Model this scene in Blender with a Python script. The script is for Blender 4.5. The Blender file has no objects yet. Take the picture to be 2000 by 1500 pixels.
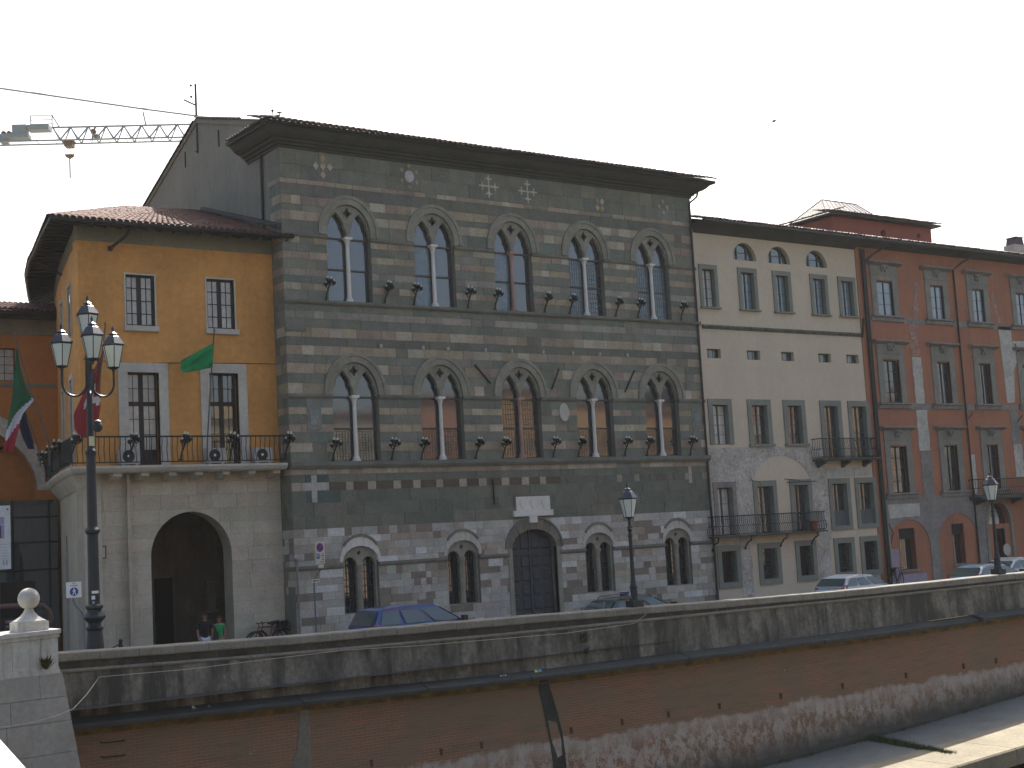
import bpy, math, random
from mathutils import Vector, Matrix
R = math.radians
scene = bpy.context.scene
col = scene.collection

# ------------------------------------------------------------------ camera
cam_d = bpy.data.cameras.new("camera"); cam = bpy.data.objects.new("camera", cam_d); col.objects.link(cam)
cam_d.sensor_width = 36.0; cam_d.lens = 49.5; cam_d.clip_start = 0.1; cam_d.clip_end = 6000
_pi, _ro, _ya = R(6.19), R(-3.21), R(35.57)
_F = Vector((math.sin(_ya)*math.cos(_pi), math.cos(_ya)*math.cos(_pi), math.sin(_pi)))
_R = Vector((math.cos(_ya), -math.sin(_ya), 0)); _U = _R.cross(_F)
_R2 = _R*math.cos(_ro) + _U*math.sin(_ro); _U2 = -_R*math.sin(_ro) + _U*math.cos(_ro)
cam.matrix_world = Matrix(((_R2.x, _U2.x, -_F.x, 0), (_R2.y, _U2.y, -_F.y, 0), (_R2.z, _U2.z, -_F.z, 3.75), (0, 0, 0, 1)))
scene.camera = cam
# ------------------------------------------------------------------ sky, sun, exposure
SUN_AZ, SUN_EL = R(43.2), R(47.6)          # azimuth from +Y towards +X
world = bpy.data.worlds.new("World"); scene.world = world; world.use_nodes = True
wn = world.node_tree.nodes; wl = world.node_tree.links
bg = wn["Background"]; sky = wn.new("ShaderNodeTexSky"); sky.sky_type = 'NISHITA'; sky.sun_disc = False
sky.sun_elevation = SUN_EL; sky.sun_rotation = SUN_AZ
sky.air_density = 1.0; sky.dust_density = 5.0; sky.ozone_density = 1.0; sky.altitude = 5
wl.new(sky.outputs[0], bg.inputs[0]); bg.inputs[1].default_value = 0.12
sun_d = bpy.data.lights.new("sun", 'SUN'); sun_d.energy = 5.0; sun_d.angle = R(0.5); sun_d.color = (1.0, 0.95, 0.86)
sun = bpy.data.objects.new("sun", sun_d); col.objects.link(sun)
_sd = Vector((math.sin(SUN_AZ)*math.cos(SUN_EL), math.cos(SUN_AZ)*math.cos(SUN_EL), math.sin(SUN_EL)))
sun.rotation_euler = _sd.to_track_quat('Z', 'Y').to_euler()
vs = scene.view_settings
vs.view_transform = 'Standard'; vs.look = 'None'; vs.gamma = 1.0; vs.use_curve_mapping = False; vs.exposure = 1.0
try:
    scene.cycles.max_bounces = 6; scene.cycles.diffuse_bounces = 3; scene.cycles.glossy_bounces = 3
except Exception: pass

# ------------------------------------------------------------------ helpers
ORG = {}
def org(o): return ORG.get(o.name, Vector((0, 0, 0))) if o else Vector((0, 0, 0))
def tag(o, label=None, cat=None, group=None, kind=None):
    if label: o['label'] = label
    if cat: o['category'] = cat
    if group: o['group'] = group
    if kind: o['kind'] = kind
    return o
def thing(name, label, cat, loc=(0, 0, 0), group=None, rz=0.0):
    o = bpy.data.objects.new(name, None); col.objects.link(o); o.location = loc; o.rotation_euler = (0, 0, rz)
    o.empty_display_size = 0.2
    ORG[o.name] = Vector(loc) if rz == 0 else Vector((0, 0, 0))
    return tag(o, label, cat, group)
def add(name, mesh, parent=None, mat=None, label=None, kind=None):
    o = bpy.data.objects.new(name, mesh); col.objects.link(o)
    if parent: o.parent = parent; ORG[o.name] = org(parent)
    if mat and len(mesh.materials) == 0: mesh.materials.append(mat)
    return tag(o, label, None, None, kind)
def copy_tree(o, parent=None):
    c = o.copy(); col.objects.link(c)
    if parent: c.parent = parent
    for ch in list(o.children): copy_tree(ch, c)
    return c

class MB:
    def __init__(s): s.v = []; s.f = []; s.c = []; s.m = []
    def quad(s, pts, c=None, mi=0):
        n = len(s.v); s.v += [tuple(p) for p in pts]; s.f.append(tuple(range(n, n+len(pts)))); s.c.append(c); s.m.append(mi)
    def box(s, x0, x1, y0, y1, z0, z1, c=None, mi=0):
        n = len(s.v)
        s.v += [(x0,y0,z0),(x1,y0,z0),(x1,y1,z0),(x0,y1,z0),(x0,y0,z1),(x1,y0,z1),(x1,y1,z1),(x0,y1,z1)]
        for q in ((0,3,2,1),(4,5,6,7),(0,1,5,4),(1,2,6,5),(2,3,7,6),(3,0,4,7)):
            s.f.append(tuple(n+i for i in q)); s.c.append(c); s.m.append(mi)
    def obox(s, p, ax, ay, az, c=None, mi=0):
        """box from corner p with edge vectors ax, ay, az"""
        p, ax, ay, az = Vector(p), Vector(ax), Vector(ay), Vector(az); n = len(s.v)
        s.v += [tuple(q) for q in (p, p+ax, p+ax+ay, p+ay, p+az, p+ax+az, p+ax+ay+az, p+ay+az)]
        for q in ((0,3,2,1),(4,5,6,7),(0,1,5,4),(1,2,6,5),(2,3,7,6),(3,0,4,7)):
            s.f.append(tuple(n+i for i in q)); s.c.append(c); s.m.append(mi)
    def prism(s, poly, vec, c=None, mi=0):
        """polygon (3d points) extruded by vec"""
        n = len(s.v); k = len(poly); vec = Vector(vec)
        s.v += [tuple(p) for p in poly] + [tuple(Vector(p)+vec) for p in poly]
        s.f.append(tuple(range(n, n+k))); s.f.append(tuple(range(n+2*k-1, n+k-1, -1)))
        for i in range(k):
            j = (i+1) % k; s.f.append((n+j, n+i, n+k+i, n+k+j))
        s.c += [c]*(k+2); s.m += [mi]*(k+2)
    def tube(s, pts, r, n=6, c=None, mi=0, closed=False, cap=True):
        pts = [Vector(p) for p in pts]; k = len(pts); base = len(s.v)
        rr = r if isinstance(r, (list, tuple)) else [r]*k
        up = None
        for i, p in enumerate(pts):
            if closed: t = pts[(i+1) % k] - pts[i-1]
            else: t = pts[min(i+1, k-1)] - pts[max(i-1, 0)]
            t.normalize()
            if up is None:
                a = Vector((0, 0, 1)) if abs(t.z) < 0.9 else Vector((1, 0, 0)); u = (a - t*a.dot(t)).normalized()
            else: u = (up - t*up.dot(t)).normalized()
            up = u; w = t.cross(u)
            for j in range(n):
                a = 2*math.pi*j/n; s.v.append(tuple(p + (u*math.cos(a) + w*math.sin(a))*rr[i]))
        for i in range(k if closed else k-1):
            i2 = (i+1) % k
            for j in range(n):
                j2 = (j+1) % n
                s.f.append((base+i*n+j, base+i*n+j2, base+i2*n+j2, base+i2*n+j)); s.c.append(c); s.m.append(mi)
        if cap and not closed:
            s.f.append(tuple(base+j for j in range(n-1, -1, -1))); s.f.append(tuple(base+(k-1)*n+j for j in range(n)))
            s.c += [c, c]; s.m += [mi, mi]
    def lathe(s, prof, o=(0, 0, 0), n=12, c=None, mi=0, rot=0.0):
        base = len(s.v); k = len(prof)
        for r, z in prof:
            for j in range(n):
                a = 2*math.pi*j/n + rot; s.v.append((o[0]+r*math.cos(a), o[1]+r*math.sin(a), o[2]+z))
        for i in range(k-1):
            for j in range(n):
                j2 = (j+1) % n
                s.f.append((base+i*n+j, base+i*n+j2, base+(i+1)*n+j2, base+(i+1)*n+j)); s.c.append(c); s.m.append(mi)
        s.f.append(tuple(base+j for j in range(n-1, -1, -1))); s.f.append(tuple(base+(k-1)*n+j for j in range(n)))
        s.c += [c, c]; s.m += [mi, mi]
    def ball(s, o, r, n=10, c=None, mi=0, sz=1.0):
        s.lathe([(max(r*math.sin(math.pi*i/n), 1e-4), -r*sz*math.cos(math.pi*i/n)) for i in range(n+1)], o, n+2, c, mi)
    def sweep(s, path, prof, c=None, mi=0, caps=True):
        """profile [(outward offset, z)] swept along an xy path; outward = right of travel... mitred corners"""
        path = [Vector((p[0], p[1])) for p in path]; k = len(path); m = len(prof); base = len(s.v)
        for i, p in enumerate(path):
            ds = []
            if i > 0: ds.append((path[i]-path[i-1]).normalized())
            if i < k-1: ds.append((path[i+1]-path[i]).normalized())
            ns = [Vector((d.y, -d.x)) for d in ds]
            nn = sum(ns, Vector((0, 0))).normalized(); sc = 1.0/max(nn.dot(ns[0]), 0.3)
            for off, z in prof: s.v.append((p.x+nn.x*off*sc, p.y+nn.y*off*sc, z))
        for i in range(k-1):
            for j in range(m-1):
                s.f.append((base+i*m+j, base+(i+1)*m+j, base+(i+1)*m+j+1, base+i*m+j+1)); s.c.append(c); s.m.append(mi)
        if caps:
            s.f.append(tuple(base+j for j in range(m))); s.f.append(tuple(base+(k-1)*m+j for j in range(m-1, -1, -1)))
            s.c += [c, c]; s.m += [mi, mi]
    def plate(s, loops, y0, th, c=None, mi=0):
        """flat plate in xz with holes: front at y0, back at y0+th"""
        cu = bpy.data.curves.new("tmp", 'CURVE'); cu.dimensions = '2D'; cu.fill_mode = 'BOTH'; cu.extrude = th/2
        for lp in loops:
            sp = cu.splines.new('POLY'); sp.points.add(len(lp)-1); sp.use_cyclic_u = True
            for i, (x, z) in enumerate(lp): sp.points[i].co = (x, z, 0, 1)
        ob = bpy.data.objects.new("tmp", cu); me = bpy.data.meshes.new_from_object(ob)
        n = len(s.v)
        for v in me.vertices: s.v.append((v.co.x, y0+th/2-v.co.z, v.co.y))
        for p in me.polygons:
            s.f.append(tuple(n+i for i in p.vertices)); s.c.append(c); s.m.append(mi)
        bpy.data.objects.remove(ob); bpy.data.curves.remove(cu); bpy.data.meshes.remove(me)
    def mesh(s, name, off=Vector((0, 0, 0)), smooth=False, mats=()):
        me = bpy.data.meshes.new(name)
        me.from_pydata([(x-off[0], y-off[1], z-off[2]) for x, y, z in s.v], [], s.f)
        for m in mats: me.materials.append(m)
        if any(x is not None for x in s.c):
            at = me.color_attributes.new("Col", 'FLOAT_COLOR', 'CORNER'); buf = []
            for f, cc in zip(s.f, s.c):
                q = cc or (0.5, 0.5, 0.5); buf += [q[0], q[1], q[2], 1.0]*len(f)
            at.data.foreach_set("color", buf)
        if any(s.m): me.polygons.foreach_set("material_index", s.m)
        if smooth: me.polygons.foreach_set("use_smooth", [True]*len(s.f))
        me.update()
        return me
    def build(s, name, mat, parent=None, smooth=False, kind=None, label=None):
        mats = mat if isinstance(mat, (list, tuple)) else [mat]
        return add(name, s.mesh(name, org(parent), smooth, mats), parent, None, label, kind)

def arch_loop(cx, hw, z0, zs, h, n=14):
    return [(cx-hw, z0), (cx+hw, z0)] + [(cx+hw*math.cos(math.pi*i/n), zs+h*math.sin(math.pi*i/n)) for i in range(n+1)]
def rect_loop(x0, x1, z0, z1): return [(x0, z0), (x1, z0), (x1, z1), (x0, z1)]
def ring(mb, cx, zs, wi, hi, wo, ho, y0, y1, n=16, c=None, mi=0, gap=0.0, a0=0.0, a1=math.pi):
    """arched band of blocks between two half ellipses"""
    for i in range(n):
        t0 = a0+(a1-a0)*i/n+gap; t1 = a0+(a1-a0)*(i+1)/n-gap
        p = [(cx+wi*math.cos(t0), y0, zs+hi*math.sin(t0)), (cx+wo*math.cos(t0), y0, zs+ho*math.sin(t0)),
             (cx+wo*math.cos(t1), y0, zs+ho*math.sin(t1)), (cx+wi*math.cos(t1), y0, zs+hi*math.sin(t1))]
        mb.prism(p, (0, y1-y0, 0), c(i) if callable(c) else c, mi)

# ------------------------------------------------------------------ materials
def mat(name, c=(.5, .5, .5), attr=False, rough=.85, var=.22, scale=.9, fvar=.18, fscale=9, bump=.25, streak=0, sc=(.05, .05, .045),
        sscale=(2.2, 2.2, .16), metal=0, spec=.35, ior=1.5, blotch=0, bc=(.3, .3, .3), bscale=1.2, coat=0, trans=0, bdist=.02, srange=(.48, .68)):
    m = bpy.data.materials.new(name); m.use_nodes = True; nt = m.node_tree; N = nt.nodes; L = nt.links
    b = N["Principled BSDF"]; tc = N.new("ShaderNodeTexCoord")
    def noise(s_, det=4, vec=None, rough_=.6):
        n = N.new("ShaderNodeTexNoise"); n.inputs["Scale"].default_value = s_; n.inputs["Detail"].default_value = det
        n.inputs["Roughness"].default_value = rough_; L.new(vec or tc.outputs["Object"], n.inputs["Vector"]); return n.outputs["Fac"]
    def rng(v, a, b_, lo, hi):
        r = N.new("ShaderNodeMapRange"); L.new(v, r.inputs[0])
        for i, x in zip((1, 2, 3, 4), (a, b_, lo, hi)): r.inputs[i].default_value = x
        return r.outputs[0]
    def mix(f, a, b_, mode='MIX'):
        x = N.new("ShaderNodeMix"); x.data_type = 'RGBA'; x.blend_type = mode
        if isinstance(f, (int, float)): x.inputs[0].default_value = f
        else: L.new(f, x.inputs[0])
        for i, v in ((6, a), (7, b_)):
            if isinstance(v, tuple): x.inputs[i].default_value = (*v, 1)
            else: L.new(v, x.inputs[i])
        return x.outputs[2]
    def grey(v):
        x = N.new("ShaderNodeCombineColor")
        for i in range(3): L.new(v, x.inputs[i])
        return x.outputs[0]
    if attr: a = N.new("ShaderNodeAttribute"); a.attribute_name = "Col"; base = a.outputs["Color"]
    else: base = c
    if var: base = mix(1.0, base, grey(rng(noise(scale, 5), .3, .7, 1-var, 1+var)), 'MULTIPLY')
    if fvar: base = mix(1.0, base, grey(rng(noise(fscale, 6, rough_=.75), .3, .7, 1-fvar, 1+fvar)), 'MULTIPLY')
    if blotch: base = mix(rng(noise(bscale, 6, rough_=.7), .56, .66, 0, blotch), base, bc)
    if streak:
        mp = N.new("ShaderNodeMapping"); mp.inputs["Scale"].default_value = sscale; L.new(tc.outputs["Object"], mp.inputs["Vector"])
        base = mix(rng(noise(1.0, 6, mp.outputs[0], .65), srange[0], srange[1], 0, streak), base, sc)
    if isinstance(base, tuple): b.inputs["Base Color"].default_value = (*base, 1)
    else: L.new(base, b.inputs["Base Color"])
    b.inputs["Roughness"].default_value = rough; b.inputs["Metallic"].default_value = metal; b.inputs["IOR"].default_value = ior
    b.inputs["Specular IOR Level"].default_value = spec
    if coat: b.inputs["Coat Weight"].default_value = coat; b.inputs["Coat Roughness"].default_value = .03; b.inputs["Coat IOR"].default_value = 1.6
    if trans: b.inputs["Transmission Weight"].default_value = trans
    if bump:
        bp = N.new("ShaderNodeBump"); bp.inputs["Strength"].default_value = bump; bp.inputs["Distance"].default_value = bdist
        L.new(noise(fscale*1.6, 6, rough_=.7), bp.inputs["Height"]); L.new(bp.outputs[0], b.inputs["Normal"])
    return m
def plain(name, c, rough=.6, metal=0, spec=.4, var=.08, coat=0):
    return mat(name, c, rough=rough, metal=metal, spec=spec, var=var, fvar=0, bump=0, coat=coat, scale=3)

M = {}
M['stone'] = mat('stone', attr=True, rough=.9, var=.16, scale=1.7, fvar=.22, fscale=11, bump=.5, blotch=.25, bc=(.10, .105, .085), bscale=.8)
M['mortar'] = mat('mortar', (.19, .18, .145), var=.2)
M['serena'] = mat('grey_stone', (.17, .17, .138), var=.2, fvar=.2, streak=.35, sc=(.08, .085, .07))
M['arch_stone'] = mat('arch_stone', (.26, .248, .19), var=.2, fvar=.2, fscale=7, streak=.3, sc=(.15, .15, .12))
M['marble'] = mat('white_marble', (.68, .645, .575), rough=.55, var=.12, fvar=.1, streak=.22, sc=(.35, .34, .30))
M['pink'] = mat('pink_marble', (.36, .22, .17), rough=.6, var=.2)
M['cornice'] = mat('dark_cornice', (.058, .06, .048), var=.2, streak=.3, sc=(.04, .042, .034))
M['gutter'] = plain('gutter_metal', (.028, .031, .029), .55, .2)
M['tile'] = mat('roof_tile', (.080, .028, .020), rough=.8, spec=.15, var=.45, scale=2.6, fvar=.35, fscale=14, bump=.3)
M['tile_grey'] = mat('weathered_tile', (.10, .07, .052), rough=.7, var=.4, scale=2.2, fvar=.35, fscale=14, bump=.3)
M['plaster_grey'] = mat('grey_render', (.215, .20, .155), var=.18, scale=.35, fvar=.1, fscale=3, streak=.35, sc=(.13, .13, .11), bump=.12)
M['iron'] = plain('black_iron', (.022, .024, .023), .55, .2)
M['glass'] = mat('window_glass', (.045, .052, .058), rough=.04, var=0, fvar=0, bump=.06, fscale=1.2, spec=.5, ior=2.3, bdist=.01)
M['curtain'] = mat('curtained_glass', (.46, .44, .39), rough=.35, var=.15, scale=1.5, fvar=.12, fscale=6, bump=0, coat=.6)
M['sky_tinted_curtain'] = mat('pale_curtain_glass', (.15, .20, .225), rough=.25, var=.12, fvar=.3, fscale=5, bump=0, coat=.8)  # curtain panes, with blue painted in for the weak sky reflection
M['wood'] = mat('dark_wood', (.030, .022, .018), rough=.6, var=.2, fvar=.1)
M['door'] = mat('blue_grey_door', (.050, .056, .060), rough=.6, var=.2, fvar=.15, fscale=5, streak=.3, sc=(.035, .037, .04))
M['window_frame'] = plain('brown_window_frame', (.075, .066, .055), .6)
M['leading'] = plain('lead_grey', (.06, .055, .048), .6)
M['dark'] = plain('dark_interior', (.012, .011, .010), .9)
M['ochre'] = mat('ochre_render', (.59, .285, .078), var=.17, scale=.5, fvar=.12, fscale=4, blotch=.3, bc=(.44, .205, .06), bscale=.55, streak=.25, sc=(.40, .20, .07), bump=.15)
M['ochre_dark'] = mat('deep_ochre_render', (.43, .17, .045), var=.14, scale=.5, fvar=.1, fscale=4, bump=.15)
M['limestone'] = mat('limestone', attr=True, rough=.85, var=.14, scale=1.2, fvar=.16, fscale=10, bump=.4, blotch=.3, bc=(.30, .26, .20), bscale=.7)
M['band'] = mat('grey_band', (.20, .19, .135), var=.12, streak=.3, sc=(.14, .135, .10))
M['travertine'] = mat('pale_stone', (.50, .465, .395), var=.15, fvar=.15, streak=.2, sc=(.30, .29, .26))
M['beige'] = mat('beige_render', (.58, .485, .355), var=.08, scale=.4, fvar=.07, fscale=4, streak=.14, sc=(.44, .38, .28), blotch=.18, bc=(.52, .415, .265), bscale=.4, bump=.12)
M['trim'] = mat('grey_green_trim', (.215, .22, .178), var=.12, fvar=.1, bump=.1)
M['scab'] = mat('exposed_rubble', (.46, .425, .36), var=.25, scale=1.1, fvar=.35, fscale=7, blotch=.85, bc=(.27, .20, .155), bscale=1.6, bump=.9, bdist=.05)
M['red'] = mat('brick_red_render', (.36, .155, .085), var=.13, scale=.45, fvar=.1, fscale=4, streak=.3, sc=(.20, .095, .065), blotch=.6, bc=(.27, .14, .095), bscale=.6, bump=.15)
M['pent'] = mat('dull_red_render', (.30, .095, .062), var=.1, fvar=.08)
M['patch'] = mat('bare_plaster', (.45, .43, .37), var=.25, scale=1, fvar=.25, fscale=5, blotch=.5, bc=(.25, .235, .20), bscale=1.0, bump=.4)
M['patch_grey'] = mat('grey_cement', (.225, .21, .185), var=.22, scale=.8, fvar=.25, fscale=5, bump=.4)
M['rawbrick'] = mat('bare_brick', (.33, .19, .14), var=.25, scale=2, fvar=.4, fscale=8, bump=.6)
M['lilac'] = mat('lilac_paint', (.33, .27, .33), var=.12)
M['redtrim'] = mat('window_trim', (.225, .215, .175), var=.18, fvar=.15, streak=.3, sc=(.15, .145, .12))
M['asphalt'] = mat('asphalt', (.055, .055, .055), var=.15, fscale=30)
M['cope'] = mat('coping_stone', (.215, .20, .162), var=.22, scale=1.3, fvar=.25, fscale=10, streak=.35, sc=(.15, .145, .125), sscale=(3, 3, .5))
M['ledge'] = mat('ledge_stone', (.055, .060, .055), var=.2, fvar=.2, fscale=8)
M['white'] = plain('white_paint', (.78, .78, .76), .5)
M['lamp_glass'] = mat('milky_glass', (.62, .66, .58), rough=.3, var=.1, fvar=0, bump=0)
M['lamp_iron'] = plain('blue_black_iron', (.020, .026, .032), .45, .3)
M['grass'] = mat('grass', (.055, .075, .025), rough=.9, var=.4, scale=4, bump=0)
M['col'] = mat('painted', attr=True, rough=.7, var=.1, fvar=0, bump=0, scale=4)
M['sky_pane'] = mat('sky_tinted_glass', (.16, .21, .25), rough=.06, var=.06, fvar=0, bump=0, spec=.5, ior=2.2, scale=.6)  # sky reflection painted in as a pale blue base
M['skylight'] = mat('skylight_glass', (.55, .62, .60), rough=.15, var=.05, fvar=0, bump=0, trans=.75)
HAZE = 0.00016  # density of the volume that stands in for lens glare
# ================================================================== STONE PALACE
FY = 48.0; PX0, PX1 = 23.9, 45.25
rnd = random.Random(7)
palace = thing('stone_palace', 'tall medieval palace striped in grey and tan stone with paired arched windows', 'palace', (PX0, FY, 0))
WC = [26.80, 30.78, 34.75, 38.72, 42.62]; GC = [26.70, 31.42, 38.47, 43.02]; DC = 35.0
UP = dict(hw=.98, zb=13.25, zs=16.0, h=1.17); LO = dict(hw=1.02, zb=7.0, zs=9.64, h=1.24)
GW = dict(hw=.78, zb=1.17, zs=3.2, h=.54); DO = dict(hw=1.15, zb=0.0, zs=3.25, h=.78)
OPEN = [(c, UP) for c in WC] + [(c, LO) for c in WC] + [(c, GW) for c in GC] + [(DC, DO)]
b = MB()
loops = [rect_loop(PX0, PX1, -.2, 19.25)] + [arch_loop(c, w['hw'], max(w['zb'], .02), w['zs'], w['h']) for c, w in OPEN]
b.plate(loops, FY+.012, .6)
b.build('wall', M['mortar'], palace)
# body behind the facade: plain side walls with a low gable, back wall
b = MB()
gable = [(48.05, -.2), (66.0, -.2), (66.0, 18.30), (55.7, 22.30), (48.05, 20.08)]
for x, d in ((PX0+.004, .4), (PX1-.404, .4)): b.prism([(x, y, z) for y, z in gable], (d, 0, 0))
b.box(PX0+.4, PX1-.4, 65.6, 66, -.2, 18.5)
b.build('side_wall', M['plaster_grey'], palace)

# ---- stone blocks, every one its own solid
G, T, D_, W, K, P = 'grey', 'tan', 'dark', 'white', 'check', 'pale'
courses = [(0, .3, W), (.3, .6, W), (.6, .88, W), (.88, 1.17, W), (1.17, 1.49, W), (1.49, 1.78, W), (1.78, 2.07, W), (2.07, 2.34, W), (2.34, 2.6, W), (2.6, 2.92, W),
    (3.08, 3.3, W), (3.3, 3.56, W), (3.56, 3.88, W), (3.88, 4.15, W), (4.15, 4.47, W), (4.47, 4.95, 'green'), (4.95, 5.44, 'green'), (5.44, 5.9, 'green'), (5.9, 6.22, K), (6.22, 6.52, 'green'), (6.52, 6.74, T),
    (7.0, 7.38, G), (7.38, 7.73, T), (7.73, 8.14, G), (8.14, 8.44, T), (8.44, 8.82, G), (8.82, 9.09, T), (9.09, 9.45, G),
    (9.61, 10.02, T), (10.02, 10.4, G), (10.4, 10.79, T), (10.79, 11.12, G), (11.12, 11.48, T), (11.48, 11.81, D_), (11.81, 12.18, T), (12.18, 12.54, G), (12.54, 12.83, P), (12.83, 13.11, G),
    (13.25, 13.64, G), (13.64, 13.91, T), (13.91, 14.19, G), (14.19, 14.47, P), (14.47, 14.86, G), (14.86, 15.14, T), (15.14, 15.47, G), (15.47, 15.73, T),
    (15.84, 16.37, G), (16.37, 16.74, T), (16.74, 16.99, G), (16.99, 17.35, T), (17.35, 17.81, D_), (17.81, 18.0, T), (18.0, 18.57, G), (18.57, 19.2, G)]
def jit(c, a): k = 1+rnd.uniform(-a, a); return tuple(max(.01, x*k*(1+rnd.uniform(-.028, .028))) for x in c)
def stone_col(t, x, i):
    r = rnd.random()
    if t == G:
        return jit((.182, .186, .144) if r < .62 else (.205, .20, .152) if r < .85 else (.165, .178, .142), .11)
    if t == D_: return jit((.150, .150, .118), .10)
    if t == 'green': return jit((.150, .158, .118) if r < .72 else (.178, .17, .128), .12)
    if t == T:
        return jit((.335, .275, .185) if r < .48 else (.39, .34, .255) if r < .72 else (.31, .245, .19) if r < .92 else (.19, .18, .14), .16)
    if t == P: return jit((.30, .27, .22) if r < .7 else (.24, .225, .18), .13)
    if t == K:
        if x > 36.3: return jit((.135, .135, .108) if i % 2 else ((.28, .25, .18) if r < .55 else (.17, .15, .115)), .12)
        return jit((.118, .088, .062) if i % 2 else (.36, .31, .235), .12)
    if r < .07: return jit((.58, .56, .51), .06)
    if r < .60: return jit((.42, .40, .345), .13)
    if r < .80: return jit((.36, .315, .245), .13)
    return jit((.225, .185, .145), .15)
def top_at(x, w, c):
    u = (x-c)/w['hw']
    return None if abs(u) >= 1 else w['zs'] + w['h']*math.sqrt(1-u*u)
blocks = []
def free_intervals(z0, z1):
    blk = [(c, w) for c, w in OPEN if w['zb'] < z1-.03 and w['zs']+w['h'] > z0+.01]
    xs = [PX0]; cuts = []
    for c, w in blk:
        # x range where the opening reaches above the course top
        if w['zs'] >= z1: cuts.append((c-w['hw'], c+w['hw']))
        else:
            q = 1-((z1-w['zs'])/w['h'])**2
            if q > 0: d = w['hw']*math.sqrt(q); cuts.append((c-d, c+d))
    cuts.sort(); out = []; x = PX0
    for a, e in cuts:
        if a-x > .04: out.append((x, a))
        x = e
    if PX1-x > .04: out.append((x, PX1))
    return out, blk
for ci, (z0, z1, t) in enumerate(courses):
    ivs, blk = free_intervals(z0, z1)
    idx = 0
    for a, e in ivs:
        x = a; first = True
        while x < e-1e-4:
            if t == K: w_ = rnd.uniform(.55, .8) if idx % 2 else rnd.uniform(.3, .42)
            elif t == W: w_ = rnd.choice((.3, .4, .5, .65, .85, 1.0))*rnd.uniform(.85, 1.15)
            elif t in (G, D_, 'green'): w_ = rnd.uniform(.7, 1.45)
            else: w_ = rnd.uniform(.38, .85)
            if first and ci % 2: w_ *= .62
            first = False
            x2 = x+w_
            if e-x2 < .22: x2 = e
            j = .0045
            xa, xb = x+j, x2-j; za, zb_ = z0+j, z1-j
            pts = [(xb, zb_), (xa, zb_)]
            bot = []
            n = 6
            near = any(top_at(xx, w, c) is not None and top_at(xx, w, c) > za for c, w in blk for xx in (xa, xb, (xa+xb)/2))
            if near:
                for xx in sorted([xa+(xb-xa)*i/n for i in range(n+1)] + [q for c, w in blk for q in (c-w['hw']-1e-3, c-w['hw']+1e-3, c-w['hw']*.985, c+w['hw']*.985, c+w['hw']-1e-3, c+w['hw']+1e-3) if xa < q < xb]):
                    zz = za
                    for c, w in blk:
                        tt = top_at(xx, w, c)
                        if tt is not None: zz = max(zz, min(tt, zb_-.002))
                    bot.append((xx, zz))
            else: bot = [(xa, za), (xb, za)]
            poly = pts+bot
            yf = FY-rnd.uniform(.002, .02)
            cc = stone_col(t, x, idx)
            # inlaid cross near the left corner of the checker frieze
            if 5.44 <= z0 < 6.5 and t in (K, 'green'):
                if 24.5 < (x+x2)/2 < 25.5: cc = jit((.085, .12, .10), .1) if t == 'green' else jit((.36, .33, .28), .08)
            blocks.append((poly, yf, cc, (x2-x)*(z1-z0)/(x*x+FY*FY)))
            idx += 1; x = x2
blocks.sort(key=lambda q: -q[3])
rest = MB()
for i, (poly, yf, cc, _) in enumerate(blocks):
    p3 = [(x, yf, z) for x, z in poly]
    if i < 300:
        mb = MB(); mb.prism(p3, (0, FY+.1-yf, 0), cc); mb.build('stone_block', M['stone'], palace)
    else: rest.prism(p3, (0, FY+.1-yf, 0), cc)
# quoins on the left return of the facade (above the neighbour's roof they show)
for ci, (z0, z1, t) in enumerate(courses):
    if z0 < 2: continue
    ln = (1.0, .75, .9)[ci % 3]; y = FY+.02
    while y < FY+ln:
        y2 = min(y+rnd.uniform(.35, .6), FY+ln); cc = stone_col(t if t != K else G, PX0, ci)
        rest.box(PX0-rnd.uniform(.006, .02), PX0+.05, y+.006, y2-.006, z0+.006, z1-.006, cc); y = y2
rest.build('stone_courses', M['stone'], palace, kind='stuff')
# pale upright of the inlaid cross and two slender inlays
mb = MB(); mb.box(24.72, 24.95, FY-.03, FY+.02, 5.46, 6.5, (.42, .39, .34)); mb.box(24.35, 25.35, FY-.028, FY+.02, 5.93, 6.19, (.42, .39, .34))
mb.build('inlaid_cross', M['stone'], palace)
mb = MB(); mb.box(43.0+.95, 43.0+1.15, FY-.03, FY+.02, 5.75, 6.52, (.40, .33, .30)); mb.build('pink_inlay', M['stone'], palace)
# string courses and sills
def strip(name, z0, z1, o, m, segs, y=FY, par=palace):
    for a, e in segs:
        mb = MB(); mb.sweep([(a, y), (e, y)], [(-.05, z0), (o*.6, z0), (o, z0+(z1-z0)*.45), (o, z1), (-.05, z1)]); mb.build(name, m, par)
def gaps(cs, hw, a=PX0-.03, e=PX1+.03):
    out = []; x = a
    for c in cs: out.append((x, c-hw)); x = c+hw
    out.append((x, e)); return out
strip('impost_moulding', 15.72, 15.85, .09, M['serena'], gaps(WC, .98))
strip('impost_moulding', 9.45, 9.61, .09, M['serena'], gaps(WC, 1.02))
strip('sill_moulding', 13.10, 13.26, .14, M['serena'], [(PX0-.05, PX1+.05)])
strip('sill_moulding', 6.74, 7.0, .16, M['serena'], [(PX0-.05, PX1+.05)])
strip('string_moulding', 2.93, 3.09, .10, M['serena'], gaps(sorted(GC+[DC]), .80)[0:0] + [(PX0, GC[0]-.78), (GC[0]+.78, GC[1]-.78), (GC[1]+.78, DC-1.3), (DC+1.3, GC[2]-.78), (GC[2]+.78, GC[3]-.78), (GC[3]+.78, PX1)])
strip('string_moulding', 12.0, 12.2, .06, M['serena'], [(PX0-.02, 24.75)])

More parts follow.
